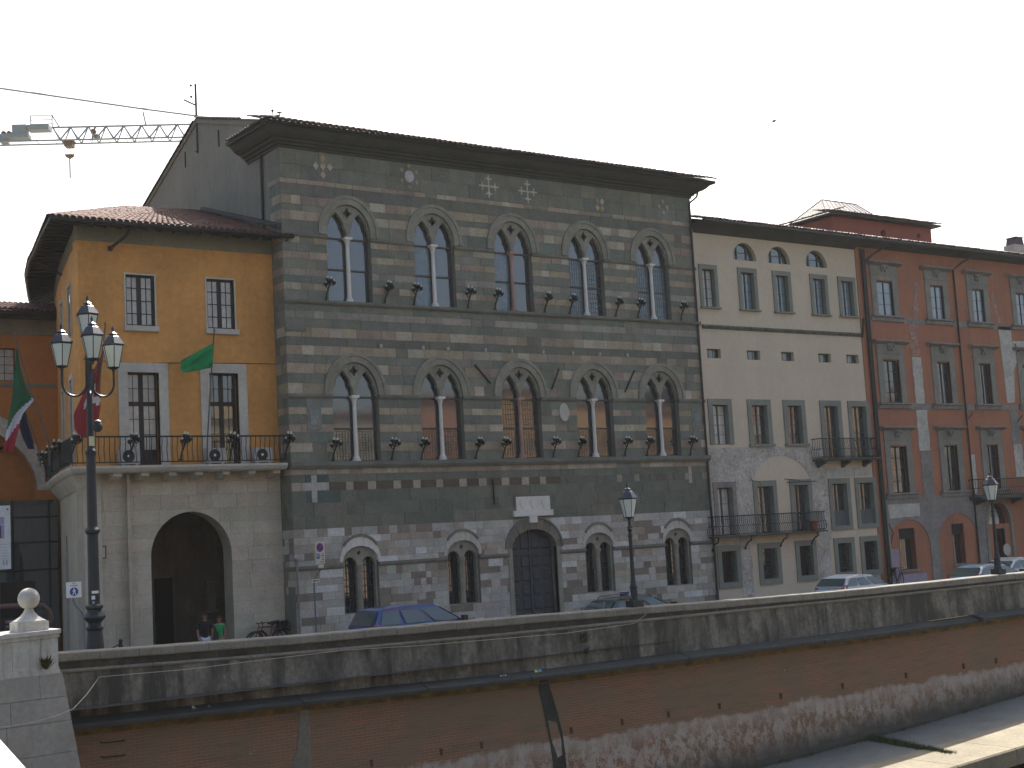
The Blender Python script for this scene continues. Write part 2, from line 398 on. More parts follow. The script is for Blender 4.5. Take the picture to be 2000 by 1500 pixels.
# ---- paired windows
LAN = [(0, .455), (.18, .44), (.31, .39), (.38, .345), (.43, .32), (.52, .325), (.64, .28), (.78, .19), (.90, .095), (1, 0)]
def lancet(cx, zc, ht):
    l = [(cx-h, zc+t*ht) for t, h in LAN]; r = [(cx+h, zc+t*ht) for t, h in reversed(LAN[:-1])]
    return l+r
def bifora(cx, w, zc, pink, mats, lattice):
    hw, zb, zs, h = w['hw'], w['zb'], w['zs'], w['h']
    mb = MB()
    ring(mb, cx, zs, hw, h, hw+.24, h+.24, FY-.055, FY+.2, 18); ring(mb, cx, zs, hw+.24, h+.24, hw+.37, h+.36, FY-.10, FY+.1, 18)
    for s in (-1, 1):
        mb.box(cx+s*(hw+.12)-.12, cx+s*(hw+.12)+.12, FY-.055, FY+.1, zc+.02, zs); mb.box(cx+s*(hw+.305)-.065, cx+s*(hw+.305)+.065, FY-.10, FY+.1, zc+.02, zs)
    win = mb.build('arched_window', M['arch_stone'], palace)
    # tracery
    ht = zs+h-zc-.34; e = .985*hw
    outer = [(cx+e*math.cos(math.pi*i/18), zs+.985*h*math.sin(math.pi*i/18)) for i in range(19)]
    lo = [(cx-e, zc)] + lancet(cx-.51, zc, ht) + lancet(cx+.51, zc, ht) + [(cx+e, zc)]
    oz = zs+h-.34; oc = [(cx+(.155+.04*math.cos(4*a))*math.cos(a), oz+(.175+.04*math.cos(4*a))*math.sin(a)) for a in [2*math.pi*i/24 for i in range(24)]]
    mb = MB(); mb.plate([outer+lo, oc], FY+.05, .15)
    for s in (-1, 1):     # raised moulding that follows each lancet and the oculus
        mb.tube([(x, FY+.05, z) for x, z in [(cx+s*.51+(q[0]-cx-s*.51)*1.06, q[1]+.03) for q in lancet(cx+s*.51, zc, ht)]], .022, 5)
    mb.tube([(cx+.235*math.cos(a), FY+.05, oz+.26*math.sin(a)) for a in [2*math.pi*i/20 for i in range(20)]], .024, 5, closed=True)
    mb.build('tracery', M['arch_stone'], win)
    # column
    mb = MB(); pr = [(.17, 0), (.17, .05), (.14, .09), (.15, .13), (.10, .20), (.088, .28), (.080, (zc-zb)*.6), (.074, zc-zb-.34), (.092, zc-zb-.32), (.078, zc-zb-.29), (.10, zc-zb-.2), (.145, zc-zb-.09)]
    mb.lathe(pr, (cx, FY+.14, zb), 12); mb.box(cx-.165, cx+.165, FY-.02, FY+.30, zc-.095, zc)
    mb.build('column', M['pink'] if pink else M['marble'], win, smooth=False)
    # frame and panes
    mb = MB(); yg = FY+.27
    z_t = [zb, zb+(zc-zb)*.5, zc-.06, zs+h]
    for z in z_t[1:3]: mb.box(cx-hw, cx+hw, yg-.05, yg+.02, z-.035, z+.035)
    for x, q in ((cx-hw, .035), (cx+hw-.04, .04), (cx-.09, .18)): mb.box(x, x+q, yg-.035, yg+.02, zb, zs+h*.5 if abs(x-cx) > .3 else zs+h)
    mb.box(cx-hw, cx+hw, yg-.05, yg+.02, zb, zb+.06)
    mb.build('frame', M['window_frame'], win)
    for k in range(3):
        for s in (0, 1):
            mb = MB(); a = cx-hw-.02 if s == 0 else cx+.0
            t_ = rnd.uniform(-.008, .008); z0_, z1_ = z_t[k], z_t[k+1]+.05
            mb.quad([(a, yg+t_, z0_), (a+hw+.02, yg-t_, z0_), (a+hw+.02, yg-t_+.004, z1_), (a, yg+t_+.004, z1_)])
            mb.build('pane', M[mats[s] if k < 2 else 'glass'], win)
    if lattice:
        mb = MB()
        for i in range(1, 16):
            x = cx-hw+2*hw*i/16
            if abs(x-cx) > .14: mb.box(x-.005, x+.005, yg-.03, yg-.018, zb, z_t[lattice])
        for i in range(1, 12): z = zb+(z_t[lattice]-zb)*i/12; mb.box(cx-hw, cx+hw, yg-.03, yg-.019, z-.004, z+.004)
        mb.build('leading', M['leading'], win)
pan_up = [('glass', 'glass'), ('sky_tinted_curtain', 'glass'), ('sky_tinted_curtain', 'glass'), ('sky_tinted_curtain', 'glass'), ('sky_tinted_curtain', 'sky_tinted_curtain')]
for i, c in enumerate(WC): bifora(c, UP, 15.87, i == 2, pan_up[i], 0 if i < 3 else 2)
for i, c in enumerate(WC): bifora(c, LO, 9.58, i == 2, ('glass', 'glass'), 1 if i in (0, 1, 3, 4) else 2)

# ---- ground floor windows
for c in GC:
    w = GW; hw, zb, zs, h = w['hw'], w['zb'], w['zs'], w['h']
    mb = MB(); ring(mb, c, zs-.05, hw, h+.05, hw+.13, h+.44, FY-.035, FY+.2, 9, gap=.006)
    win = mb.build('arched_window', M['marble'] if c < 27 else M['travertine'], palace)
    mb = MB(); ring(mb, c, zs-.1, hw+.14, h+.46, hw+.20, h+.56, FY-.09, FY+.1, 10, a0=math.pi*.22, a1=math.pi*.78); mb.build('hood_moulding', M['serena'], win)
    e = hw*.985; li = []
    for s in (-1, 1): li.append([(c+s*.40-.29, 1.2)] + [(c+s*.40-.29*math.cos(math.pi*i/10), zs-.18+.30*math.sin(math.pi*i/10)) for i in range(11)] + [(c+s*.40+.29, 1.2)])
    outer = arch_loop(c, e, zb, zs, h*.985)
    oc = [(c+.075*math.cos(2*math.pi*i/12), zs+.27+.085*math.sin(2*math.pi*i/12)) for i in range(12)]
    mb = MB(); mb.plate([outer, li[0], li[1], oc], FY+.10, .2)
    mb.lathe([(.13, 0), (.13, .06), (.10, .1), (.09, 1.55), (.13, 1.66), (.17, 1.80), (.17, 1.86)], (c, FY+.15, zb+.03), 10)
    mb.build('tracery', M['arch_stone'], win)
    mb = MB(); mb.box(c-hw, c+hw, FY+.46, FY+.5, zb, zs+h); mb.build('pane', M['glass'], win)
    mb = MB()
    for s in (-1, 1):
        for i in range(1, 4): x = c+s*.40-.29+.58*i/4; mb.tube([(x, FY+.22, zb), (x, FY+.22, zs+.1)], .013, 4)
        for i in range(1, 8): z = zb+.26*i; mb.tube([(c+s*.4-.29, FY+.22, z), (c+s*.4+.29, FY+.22, z)], .011, 4)
    mb.build('grille', M['iron'], win)

# ---- door
mb = MB(); mb.box(DC-1.14, DC+1.14, FY+.36, FY+.42, 0, 4.02)
mb.box(DC-1.14, DC+1.14, FY+.30, FY+.36, 2.98, 3.12); mb.box(DC-.05, DC+.05, FY+.31, FY+.36, 0, 4.0)
door = mb.build('door', M['door'], palace)
zz = [.08, .62, 1.22, 1.82, 2.40, 2.96, 3.14, 3.98]
for k in range(7):
    if k == 5: continue
    for i in range(4):
        x0 = DC-1.12+i*.56+.07; x1 = x0+.42; z0, z1 = zz[k]+.07, zz[k+1]-.05
        if k == 6 and i in (0, 3): z1 = 3.66
        mb = MB(); n = [(x0, FY+.36, z0), (x1, FY+.36, z0), (x1, FY+.36, z1), (x0, FY+.36, z1)]; d = .05
        f = [(x0+d, FY+.315, z0+d), (x1-d, FY+.315, z0+d), (x1-d, FY+.315, z1-d), (x0+d, FY+.315, z1-d)]
        mb.quad(f)
        for q in range(4): mb.quad([n[q], n[(q+1) % 4], f[(q+1) % 4], f[q]])
        mb.build('panel', M['door'], door)
for i in range(11):
    mb = MB(); t0, t1 = math.pi*i/11, math.pi*(i+1)/11
    ring(mb, DC, DO['zs'], 1.15, .78, 1.42, 1.24, FY-.03-rnd.uniform(0, .02), FY+.2, 1, jit((.20, .18, .135), .2), a0=t0+.006, a1=t1-.006)
    mb.build('voussoir', M['stone'], palace)
mb = MB(); ring(mb, DC, DO['zs'], 1.42, 1.24, 1.50, 1.32, FY-.09, FY+.1, 18); mb.build('door_hood', M['serena'], palace)
mb = MB()
for s in (-1, 1): mb.box(DC+s*1.26-.11, DC+s*1.26+.11, FY-.04, FY+.2, 0, 3.25)
mb.build('door_jamb', M['arch_stone'], palace)
# carved tablet over the door
mb = MB(); mb.box(34.16, 35.91, FY-.07, FY+.05, 4.82, 5.40)
tab = mb.build('carved_tablet', M['marble'], palace)
for cx in (34.5, 35.04, 35.62):
    mb = MB(); o = [(cx+.17*math.cos(a)*(1 if math.sin(a) > -.2 else .8), 5.12+(.21 if math.sin(a) > 0 else .25)*math.sin(a)) for a in [2*math.pi*i/16 for i in range(16)]]
    mb.plate([o], FY-.095, .04)
    for q in (-.06, .02, .1): mb.obox((cx-.12, FY-.105, 5.02+q), (.24, 0, .12), (0, .02, 0), (0, 0, .025))
    mb.build('carved_shield', M['marble'], tab)
mb = MB(); mb.box(33.98, 36.01, FY-.14, FY+.05, 4.575, 4.815); mb.build('tablet_ledge', M['marble'], palace)
mb = MB(); mb.box(34.77, 35.17, FY-.12, FY+.05, 4.30, 4.57); mb.build('keystone', M['marble'], palace)

# ---- emblems under the cornice
def pisan(cx, cz, r=.5):
    mb = MB(); y = FY-.045
    for k in range(4):
        a = k*math.pi/2; ca, sa = math.cos(a), math.sin(a)
        def P_(u, v): return (cx+u*ca-v*sa, cz+u*sa+v*ca)
        arm = [P_(0, -.035), P_(.24*r/.5, -.03), P_(.33*r/.5, -.115), P_(.36*r/.5, -.05), P_(.44*r/.5, -.02), P_(.44*r/.5, .02), P_(.36*r/.5, .05), P_(.33*r/.5, .115), P_(.24*r/.5, .03), P_(0, .035)]
        mb.plate([arm], y, .05)
        for u, v in ((.335*r/.5, .135), (.335*r/.5, -.135), (.47*r/.5, 0)):
            q = P_(u, v); mb.plate([[(q[0]+.04*math.cos(t), q[1]+.04*math.sin(t)) for t in [2*math.pi*i/8 for i in range(8)]]], y-.004, .05)
    mb.build('cross_emblem', M['travertine'], palace)
pisan(33.66, 18.60); pisan(35.70, 18.57)
def diamond(cx, cz, a, bb): return [(cx-a, cz), (cx, cz-bb), (cx+a, cz), (cx, cz+bb)]
mb = MB()
for dx, dz, c_ in ((0, .33, (.40, .31, .17)), (0, -.33, (.42, .36, .24)), (-.31, 0, (.45, .40, .32)), (.31, 0, (.45, .40, .32)), (0, 0, (.42, .34, .27))): mb.plate([diamond(25.77+dx, 18.6+dz, .13, .17)], FY-.04, .05, c_)
mb.build('diamond_inlay', M['stone'], palace)
mb = MB(); mb.plate([[(29.73+.22*math.cos(t), 18.62+.25*math.sin(t)) for t in [2*math.pi*i/20 for i in range(20)]]], FY-.045, .06, (.46, .44, .41))
for k in range(6): t = k*math.pi/3+.5; mb.plate([diamond(29.73+.40*math.cos(t), 18.62+.44*math.sin(t), .09, .12)], FY-.035, .05, (.36, .29, .17))
mb.build('disc_inlay', M['stone'], palace)
mb = MB()
for k, c_ in ((0, (.45, .40, .33)), (1, (.30, .24, .2)), (2, (.42, .37, .26)), (3, (.40, .29, .12))): t = k*math.pi/2+.75; mb.plate([diamond(39.70+.19*math.cos(t), 18.36+.22*math.sin(t), .13, .16)], FY-.04, .05, c_)
mb.build('diamond_inlay', M['stone'], palace)
mb = MB()
for k in range(4): t = k*math.pi/2; mb.plate([diamond(43.5+.24*math.cos(t), 18.6+.27*math.sin(t), .11, .13)], FY-.04, .05, (.36, .31, .27))
mb.build('diamond_inlay', M['stone'], palace)
mb = MB(); mb.plate([[(36.96+.25*math.cos(t), 8.98+(.38 if math.sin(t) > 0 else .42)*math.sin(t)) for t in [2*math.pi*i/18 for i in range(18)]]], FY-.08, .1); mb.build('oval_shield', M['travertine'], palace)
for x in (24.95, 44.72): mb = MB(); mb.box(x-.3, x+.3, FY-.035, FY+.02, 8.2, 9.2, (.20, .21, .18)); mb.box(x-.18, x+.18, FY-.06, FY+.02, 8.4, 9.0, (.24, .245, .22)); mb.build('relief_slab', M['stone'], palace)
# iron tie bars and stone stubs
for p, q in (((32.45, 10.92), (33.2, 10.15)), ((36.82, 10.84), (36.37, 9.96)), ((41.07, 10.87), (40.45, 9.89)), ((33.05, 6.15), (33.06, 5.12))):
    mb = MB(); mb.tube([(p[0], FY-.06, p[1]), (q[0], FY-.06, q[1])], .038, 5); mb.build('tie_bar', M['iron'], palace)
for x in (28.0, 29.95, 31.15, 33.0, 34.35, 36.0, 37.6, 39.1, 40.7): mb = MB(); mb.box(x-.045, x+.045, FY-.13, FY+.02, 11.47, 11.62, (.40, .385, .345)); mb.build('stone_stub', M['stone'], palace)

# ---- cornice, gutter and roof
mb = MB(); prof = [(-.3, 19.17), (.05, 19.17), (.07, 19.27), (.15, 19.29), (.18, 19.36), (.30, 19.40), (.33, 19.47), (.46, 19.50), (.60, 19.60), (.74, 19.76), (.80, 19.80), (.80, 19.88), (-.3, 19.9)]
mb.sweep([(PX0, 50.75), (PX0, FY), (PX1, FY), (PX1, 53)], prof); mb.build('cornice', M['cornice'], palace)
mb = MB(); mb.tube([(PX0-.86, 50.75, 19.88), (PX0-.86, FY-.86, 19.90), (PX1+.86, FY-.86, 19.84), (PX1+.86, 53, 19.84)], .075, 8)
mb.tube([(PX1+.82, 48.2, 19.8), (PX1+.6, 48.15, 19.35), (PX1+.08, 48.1, 19.0)], .05, 6); mb.build('gutter', M['gutter'], palace)
TILE = MB()
for i in range(7):
    a0, a1 = math.pi*i/7, math.pi*(i+1)/7
    TILE.quad([(.10*math.cos(a0), 0, .085*math.sin(a0)), (.10*math.cos(a1), 0, .085*math.sin(a1)), (.078*math.cos(a1), .46, .066*math.sin(a1)+.02), (.078*math.cos(a0), .46, .066*math.sin(a0)+.02)])
TILE.quad([(.10*math.cos(math.pi*i/7), 0, .085*math.sin(math.pi*i/7)) for i in range(8)])
tile_me = TILE.mesh('roof_tile', mats=(M['tile'],)); tile_me2 = TILE.mesh('roof_tile', mats=(M['tile_grey'],))
def tile_matrix(p, d, up):
    d = Vector(d).normalized(); u = Vector(up); u = (u-d*u.dot(d)).normalized(); s = d.cross(u)
    return Matrix(((s.x, d.x, u.x, p[0]), (s.y, d.y, u.y, p[1]), (s.z, d.z, u.z, p[2]), (0, 0, 0, 1)))
def place_tile(parent, p, d, up=(0, 0, 1), me=None, rj=None):
    o = bpy.data.objects.new('roof_tile', me or tile_me); col.objects.link(o); o.parent = parent
    m = tile_matrix(Vector(p)-org(parent), d, up)
    o.matrix_local = m; return o
def merge_tile(mb, p, d, up=(0, 0, 1)):
    m = tile_matrix(p, d, up); n = len(mb.v)
    mb.v += [tuple(m @ Vector(q)) for q in TILE.v]
    for f in TILE.f: mb.f.append(tuple(n+i for i in f)); mb.c.append(None); mb.m.append(0)
mb = MB(); zr = 22.44; yr = 55.7
mb.quad([(PX0-.95, FY-.95, 19.93), (PX1+.95, FY-.95, 19.93), (PX1+.3, yr, zr), (PX0-.10, yr, zr), (PX0-.10, FY, 20.205)])
mb.quad([(PX0-.10, yr, zr), (PX1+.3, yr, zr), (PX1+.3, 66.5, 18.25), (PX0-.10, 66.5, 18.25)])
mb.quad([(PX0-.95, FY-.95, 19.93), (PX0+.02, FY, 20.205), (PX0+.02, 50.8, 20.205), (PX0-.95, 50.8, 19.93)])
roof = mb.build('roof', M['tile_grey'], palace)
mb = MB(); mb.box(PX0-.93, PX0+.1, FY-.93, 50.78, 19.885, 19.915); mb.build('soffit', M['cornice'], palace)
sl = (Vector((0, yr-FY+.95, zr-19.93))).normalized()
mb = MB(); n = 92
for i in range(n):
    x = PX0-.9+(PX1-PX0+1.8)*(i+.5)/n
    for k in range(5):
        p = (x+rnd.uniform(-.012, .012), FY-1.02+.40*k*sl.y, 19.955+.40*k*sl.z+.02*(k % 2)+rnd.uniform(0, .02)); d = (rnd.uniform(-.03, .03), sl.y, sl.z)
        if k == 0: place_tile(roof, p, d, me=tile_me2)
        else: merge_tile(mb, p, d)
k = 0
y = 51.3
while y < 55.6:      # verge of the left gable and its ridge line
    merge_tile(mb, (PX0-.06, y, 19.95+(y-47.05)*sl.z/sl.y+.02), (0, sl.y, sl.z)); y += .4
y = 55.9
while y < 66: merge_tile(mb, (PX0-.06, y, zr+.0-(y-yr)*.388), (0, 1, -.388)); y += .42
y = 47.4
while y < 50.7: merge_tile(mb, (PX0-1.0, y, 19.97), (1, 0, .28)); merge_tile(mb, (PX0-.62, y, 20.08), (1, 0, .28)); y += .24
mb.build('tile_rows', M['tile_grey'], roof, kind='stuff')
mb = MB(); mb.prism([(PX0-.06, 55.7, 22.26), (PX0-.06, 66, 18.28), (PX0-.06, 66, 18.52), (PX0-.06, 55.7, 22.50)], (.5, 0, 0)); mb.prism([(PX0-.06, 55.7, 22.26), (PX0-.06, 55.7, 22.50), (PX0-.06, 48.2, 20.33), (PX0-.06, 48.2, 20.05)], (.5, 0, 0)); mb.build('verge', M['plaster_grey'], palace)
# rainwater pipes
mb = MB(); mb.tube([(45.12, FY-.09, 18.95), (45.12, FY-.09, 5.1), (45.02, FY-.2, 4.85), (45.02, FY-.2, 4.5)], .05, 7); mb.tube([(45.02, FY-.2, 4.6), (45.12, FY-.12, 3.2), (45.14, FY-.12, 0)], .06, 7); mb.build('drainpipe', M['gutter'], palace)
mb = MB(); mb.tube([(PX0-.07, 49.45, 19.2), (PX0-.07, 49.45, 15.9)], .06, 7); mb.build('drainpipe', M['gutter'], palace)
mb = MB(); mb.tube([(PX0+.05, FY-.1, 3.4), (PX0+.05, FY-.1, 0)], .05, 7); mb.lathe([(.07, 0), (.09, .05), (.07, .1)], (PX0+.05, FY-.1, 3.3), 8); mb.build('drainpipe', M['patch_grey'], palace)
# small vertical vents in the gable wall
for y, z in ((57.1, 21.0), (53.5, 21.0)): mb = MB(); mb.box(PX0-.02, PX0+.02, y-.05, y+.05, z-.35, z+.35); mb.build('vent_slit', M['dark'], palace)

# ---- iron wall lamps on the two sills: things of their own
def make_wall_lamp(label):
    t = thing('wall_lamp', label, 'wall lamp', (0, 0, 0), 'iron torch lamps on the palace sills')
    mb = MB(); mb.lathe([(.07, 0), (.07, .03), (.03, .06)], (0, 0, 0), 7)
    mb.tube([(0, 0, .03), (.02, -.05, .25), (.07, -.16, .5), (.13, -.26, .68)], [.04, .034, .034, .03], 6)
    mb.tube([(.05, -.12, .42), (-.06, -.2, .46), (-.08, -.22, .56)], .02, 5); mb.tube([(.09, -.18, .55), (.22, -.2, .55), (.25, -.2, .62)], .02, 5)
    mb.tube([(.08, -.18, .52), (-.02, -.28, .62), (-.04, -.3, .7)], .02, 5)
    mb.build('bracket', M['iron'], t)
    for p in ((.13, -.26, .70), (-.08, -.22, .55), (.26, -.2, .62), (-.04, -.3, .71), (.14, -.12, .66)):
        mb = MB(); mb.lathe([(.025, -.05), (.085, .0), (.095, .05), (.06, .09)], p, 7); cup = mb.build('lamp_cup', M['iron'], t)
        mb = MB(); mb.ball((p[0], p[1], p[2]+.13), .04, 5, sz=1.4); mb.build('bulb', M['lamp_glass'], cup)
    return t
ordn = ('first', 'second', 'third', 'fourth', 'fifth')
proto = None
for floor, z, zz_ in (('top', 13.27, 'top'), ('middle', 7.01, 'middle')):
    for i, c in enumerate(WC):
        for s, side in ((-1, 'left'), (1, 'right')):
            lab = 'iron torch lamp, %s foot of %s window from left, %s floor' % (side, ordn[i], floor)
            x = c+s*(1.16 if s < 0 else 1.45)
            if proto is None: t = proto = make_wall_lamp(lab)
            else: t = copy_tree(proto)
            t['label'] = lab; t.location = (x, FY-.1, z); t.rotation_euler = (0, 0, rnd.uniform(-.3, .3))
# ================================================================== OCHRE CORNER BUILDING
OY = 48.9; OX0, OX1 = 16.30, 23.88
ochre = thing('ochre_building', 'ochre corner building with a pale stone arcade, iron balcony and red tiled roof', 'building', (OX0, OY, 0))
SIDE = [(16.30, 48.9), (16.86, 51.53), (17.42, 53.9), (18.04, 56.5), (18.62, 58.7), (19.3, 61.1), (20.5, 65.0)]
def quad_window(par, x0, x1, z0, z1, y, cols, rows, fm, pm, name='window', mull=.07, bar=.022, out=.045, th=.05, transom=None):
    """casement window: frame mesh as the part, each pane a sub-part"""
    mb = MB(); w = x1-x0; h = z1-z0
    for a in (x0, x1-out): mb.box(a, a+out, y-th, y, z0, z1)
    for a in (z0, z1-out): mb.box(x0, x1, y-th+.004, y, a, a+out)
    xs = [x0+w*i/cols for i in range(cols+1)]; zs = [z0+h*i/rows for i in range(rows+1)]
    for i, x in enumerate(xs[1:-1], 1):
        q = mull/2 if (cols % 2 == 0 and i == cols//2) else bar/2
        mb.box(x-q, x+q, y-th+.008 if q > .02 else y-th*.5, y, z0, z1)
    for i, z in enumerate(zs[1:-1], 1):
        q = transom[1]/2 if transom and i == transom[0] else bar/2
        mb.box(x0, x1, y-th*.55, y, z-q, z+q)
    win = mb.build(name, fm, par)
    for i in range(cols):
        for k in range(rows):
            m2 = MB(); t = rnd.uniform(-.003, .003)
            m2.quad([(xs[i], y-.012+t, zs[k]), (xs[i+1], y-.012-t, zs[k]), (xs[i+1], y-.012-t, zs[k+1]), (xs[i], y-.012+t, zs[k+1])])
            m2.build('pane', pm(i, k) if callable(pm) else pm, win)
    return win
# ---- front wall, upper
UW = [(18.02, 19.10, 12.11, 13.99), (21.14, 22.24, 12.12, 14.02)]
LW = [(18.0, 19.17, 7.05, 10.41), (21.12, 22.28, 7.05, 10.45)]
b = MB(); b.plate([rect_loop(OX0, OX1, 6.75, 15.12)] + [rect_loop(*w) for w in UW+LW], OY, .5)
b.build('upper_wall', M['ochre'], ochre)
b = MB(); b.box(OX0-.012, OX1, OY-.012, OY+.4, 15.12, 15.75)
for i in range(len(SIDE)-1):
    (xa, ya), (xb, yb) = SIDE[i], SIDE[i+1]; b.quad([(xa-.012, ya, 15.12), (xb-.012, yb, 15.12), (xb-.012, yb, 15.75), (xa-.012, ya, 15.75)])
b.build('frieze_band', M['band'], ochre)
def side_pt(s):
    """point and outward normal along the curved side wall, s in metres"""
    for i in range(len(SIDE)-1):
        p, q = Vector(SIDE[i]), Vector(SIDE[i+1]); l = (q-p).length
        if s <= l or i == len(SIDE)-2: d = (q-p).normalized(); r = p+d*s; return r, Vector((-d.y, d.x)), d
        s -= l
b = MB()
for i in range(len(SIDE)-1):
    (xa, ya), (xb, yb) = SIDE[i], SIDE[i+1]; b.quad([(xa, ya, 6.75), (xb, yb, 6.75), (xb, yb, 15.12), (xa, ya, 15.12)])
b.build('side_wall', M['ochre'], ochre)
for s in (2.9, 6.6):
    p, nrm, d = side_pt(s)
    for z0, z1, q in ((12.1, 14.0, .06), (7.1, 10.45, .17)):
        mb = MB(); w = .55
        mb.obox((p.x-d.x*(w+q)+nrm.x*.05, p.y-d.y*(w+q)+nrm.y*.05, z0-.05), (d.x*q, d.y*q, 0), (-nrm.x*.2, -nrm.y*.2, 0), (0, 0, z1-z0+.05+q))
        mb.obox((p.x+d.x*w+nrm.x*.05, p.y+d.y*w+nrm.y*.05, z0-.05), (d.x*q, d.y*q, 0), (-nrm.x*.2, -nrm.y*.2, 0), (0, 0, z1-z0+.05+q))
        mb.obox((p.x-d.x*w+nrm.x*.05, p.y-d.y*w+nrm.y*.05, z1), (d.x*2*w, d.y*2*w, 0), (-nrm.x*.2, -nrm.y*.2, 0), (0, 0, q))
        win = mb.build('side_window', M['travertine'], ochre)
        mb = MB(); mb.obox((p.x-d.x*w+nrm.x*.01, p.y-d.y*w+nrm.y*.01, z0), (d.x*2*w, d.y*2*w, 0), (-nrm.x*.02, -nrm.y*.02, 0), (0, 0, z1-z0)); mb.build('pane', M['glass'], win)
# window surrounds
for (x0, x1, z0, z1) in UW:
    mb = MB(); q = .06
    mb.box(x0-q, x0, OY-.03, OY+.1, z0, z1+q); mb.box(x1, x1+q, OY-.03, OY+.1, z0, z1+q); mb.box(x0, x1, OY-.03, OY+.1, z1, z1+q)
    sur = mb.build('window_surround', M['travertine'], ochre)
    mb = MB(); mb.box(x0-.1, x1+.12, OY-.14, OY+.3, z0-.20, z0-.004); mb.build('sill', M['travertine'], sur)
    quad_window(ochre, x0, x1, z0, z1, OY+.16, 4, 4, M['wood'], M['curtain'], mull=.17, out=.075, bar=.035)
for (x0, x1, z0, z1) in LW:
    mb = MB(); q = .35
    mb.box(x0-q, x0, OY-.05, OY+.2, z0-.1, z1+q); mb.box(x1, x1+q, OY-.05, OY+.2, z0-.1, z1+q); mb.box(x0, x1, OY-.05, OY+.2, z1, z1+q)
    mb.build('window_surround', M['travertine'], ochre)
    quad_window(ochre, x0, x1, z0, z1, OY+.30, 4, 6, M['wood'], (lambda i, k: M['curtain'] if k > 0 else M['wood']) if x0 < 20 else (lambda i, k: M['glass']), mull=.17, out=.06, transom=(4, .16))
# ---- ground floor in large limestone blocks
AC, AH, AZS, ASP = 20.25, 1.55, 3.72, 1.60
b = MB(); b.plate([rect_loop(OX0, OX1, -.2, 6.75), arch_loop(AC, AH, .01, AZS, ASP, 24)], OY+.012, .75, (.36, .32, .245))
b.build('arcade_wall', M['limestone'], ochre)
zc = [0, .42, .95, 1.45, 1.95, 2.45, 2.95, 3.45, 3.95, 4.42, 4.9, 5.42, 5.95, 6.4, 6.75]
def lime(): return jit((.47, .42, .325), .10)
for ci in range(len(zc)-1):
    z0, z1 = zc[ci], zc[ci+1]; cut = None
    if z1 <= AZS: cut = AH
    elif z1 < AZS+ASP: cut = AH*math.sqrt(max(0, 1-((z1-AZS)/ASP)**2))
    ivs = [(OX0, AC-cut), (AC+cut, OX1)] if cut else [(OX0, OX1)]
    for a, e in ivs:
        x = a; first = True
        while x < e-1e-3:
            x2 = x+rnd.uniform(.75, 1.35)*(.6 if first and ci % 2 else 1); first = False
            if e-x2 < .4: x2 = e
            xa, xb, za, zb_ = x+.006, x2-.006, z0+.006, z1-.006; bot = []
            for xx in sorted([xa+(xb-xa)*i/24 for i in range(25)] + [q for q in (AC-AH-.001, AC-AH+.001, AC-AH*.98, AC+AH*.98, AC+AH-.001, AC+AH+.001) if xa < q < xb]):
                u = abs(xx-AC)/AH; zz = za
                if u < 1 and z1 > AZS: zz = max(za, min(zb_-.003, AZS+ASP*math.sqrt(1-u*u)))
                bot.append((xx, zz))
            if all(abs(q[1]-za) < 1e-6 for q in bot): bot = [bot[0], bot[-1]]
            mb = MB(); yf = OY-rnd.uniform(0, .014)
            mb.prism([(q[0], yf, q[1]) for q in [(xb, zb_), (xa, zb_)]+bot], (0, .1, 0), lime()); mb.build('stone_block', M['limestone'], ochre); x = x2
# side arcade: curved wall with two arches
b = MB()
for i in range(len(SIDE)-1):
    (xa, ya), (xb, yb) = SIDE[i], SIDE[i+1]
    p, q = Vector((xa, ya)), Vector((xb, yb)); l = (q-p).length; d = (q-p)/l; nrm = Vector((-d.y, d.x))
    tmp = MB(); lp = [rect_loop(0, l, -.2, 6.75)]
    if i in (0, 2): lp.append(arch_loop(l*.60, .72, .01, 3.45, 1.35, 14))
    tmp.plate(lp, 0, .6, lime()); tmp.box(0, l, 1.5, 1.6, -.2, 6.7, lime()); n = len(b.v)  # stone panel added behind the arches to tune their brightness
    b.v += [(p.x+d.x*u-nrm.x*(w), p.y+d.y*u-nrm.y*w, z) for u, w, z in tmp.v]
    for f, c_ in zip(tmp.f, tmp.c): b.f.append(tuple(n+k for k in f)); b.c.append(c_); b.m.append(0)
b.build('side_arcade', M['limestone'], ochre)
# portico inside: floor, back wall with a doorway and a niche, ceiling
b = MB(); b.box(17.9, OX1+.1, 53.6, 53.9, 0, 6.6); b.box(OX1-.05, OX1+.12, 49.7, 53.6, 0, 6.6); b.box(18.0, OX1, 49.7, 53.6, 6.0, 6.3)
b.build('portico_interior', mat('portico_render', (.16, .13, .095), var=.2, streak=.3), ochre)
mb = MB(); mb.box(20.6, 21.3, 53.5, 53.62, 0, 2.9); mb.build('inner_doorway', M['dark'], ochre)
mb = MB(); mb.box(22.75, 23.1, 53.5, 53.6, 1.55, 2.55); mb.box(22.68, 23.17, 53.42, 53.6, 1.42, 1.52); mb.box(22.68, 23.17, 53.42, 53.6, 2.58, 2.68); mb.build('niche', M['patch_grey'], ochre)
mb = MB(); mb.box(19.4, 19.75, 53.3, 53.6, .1, 1.5, (.40, .10, .04)); mb.build('notice_stand', M['col'], ochre)
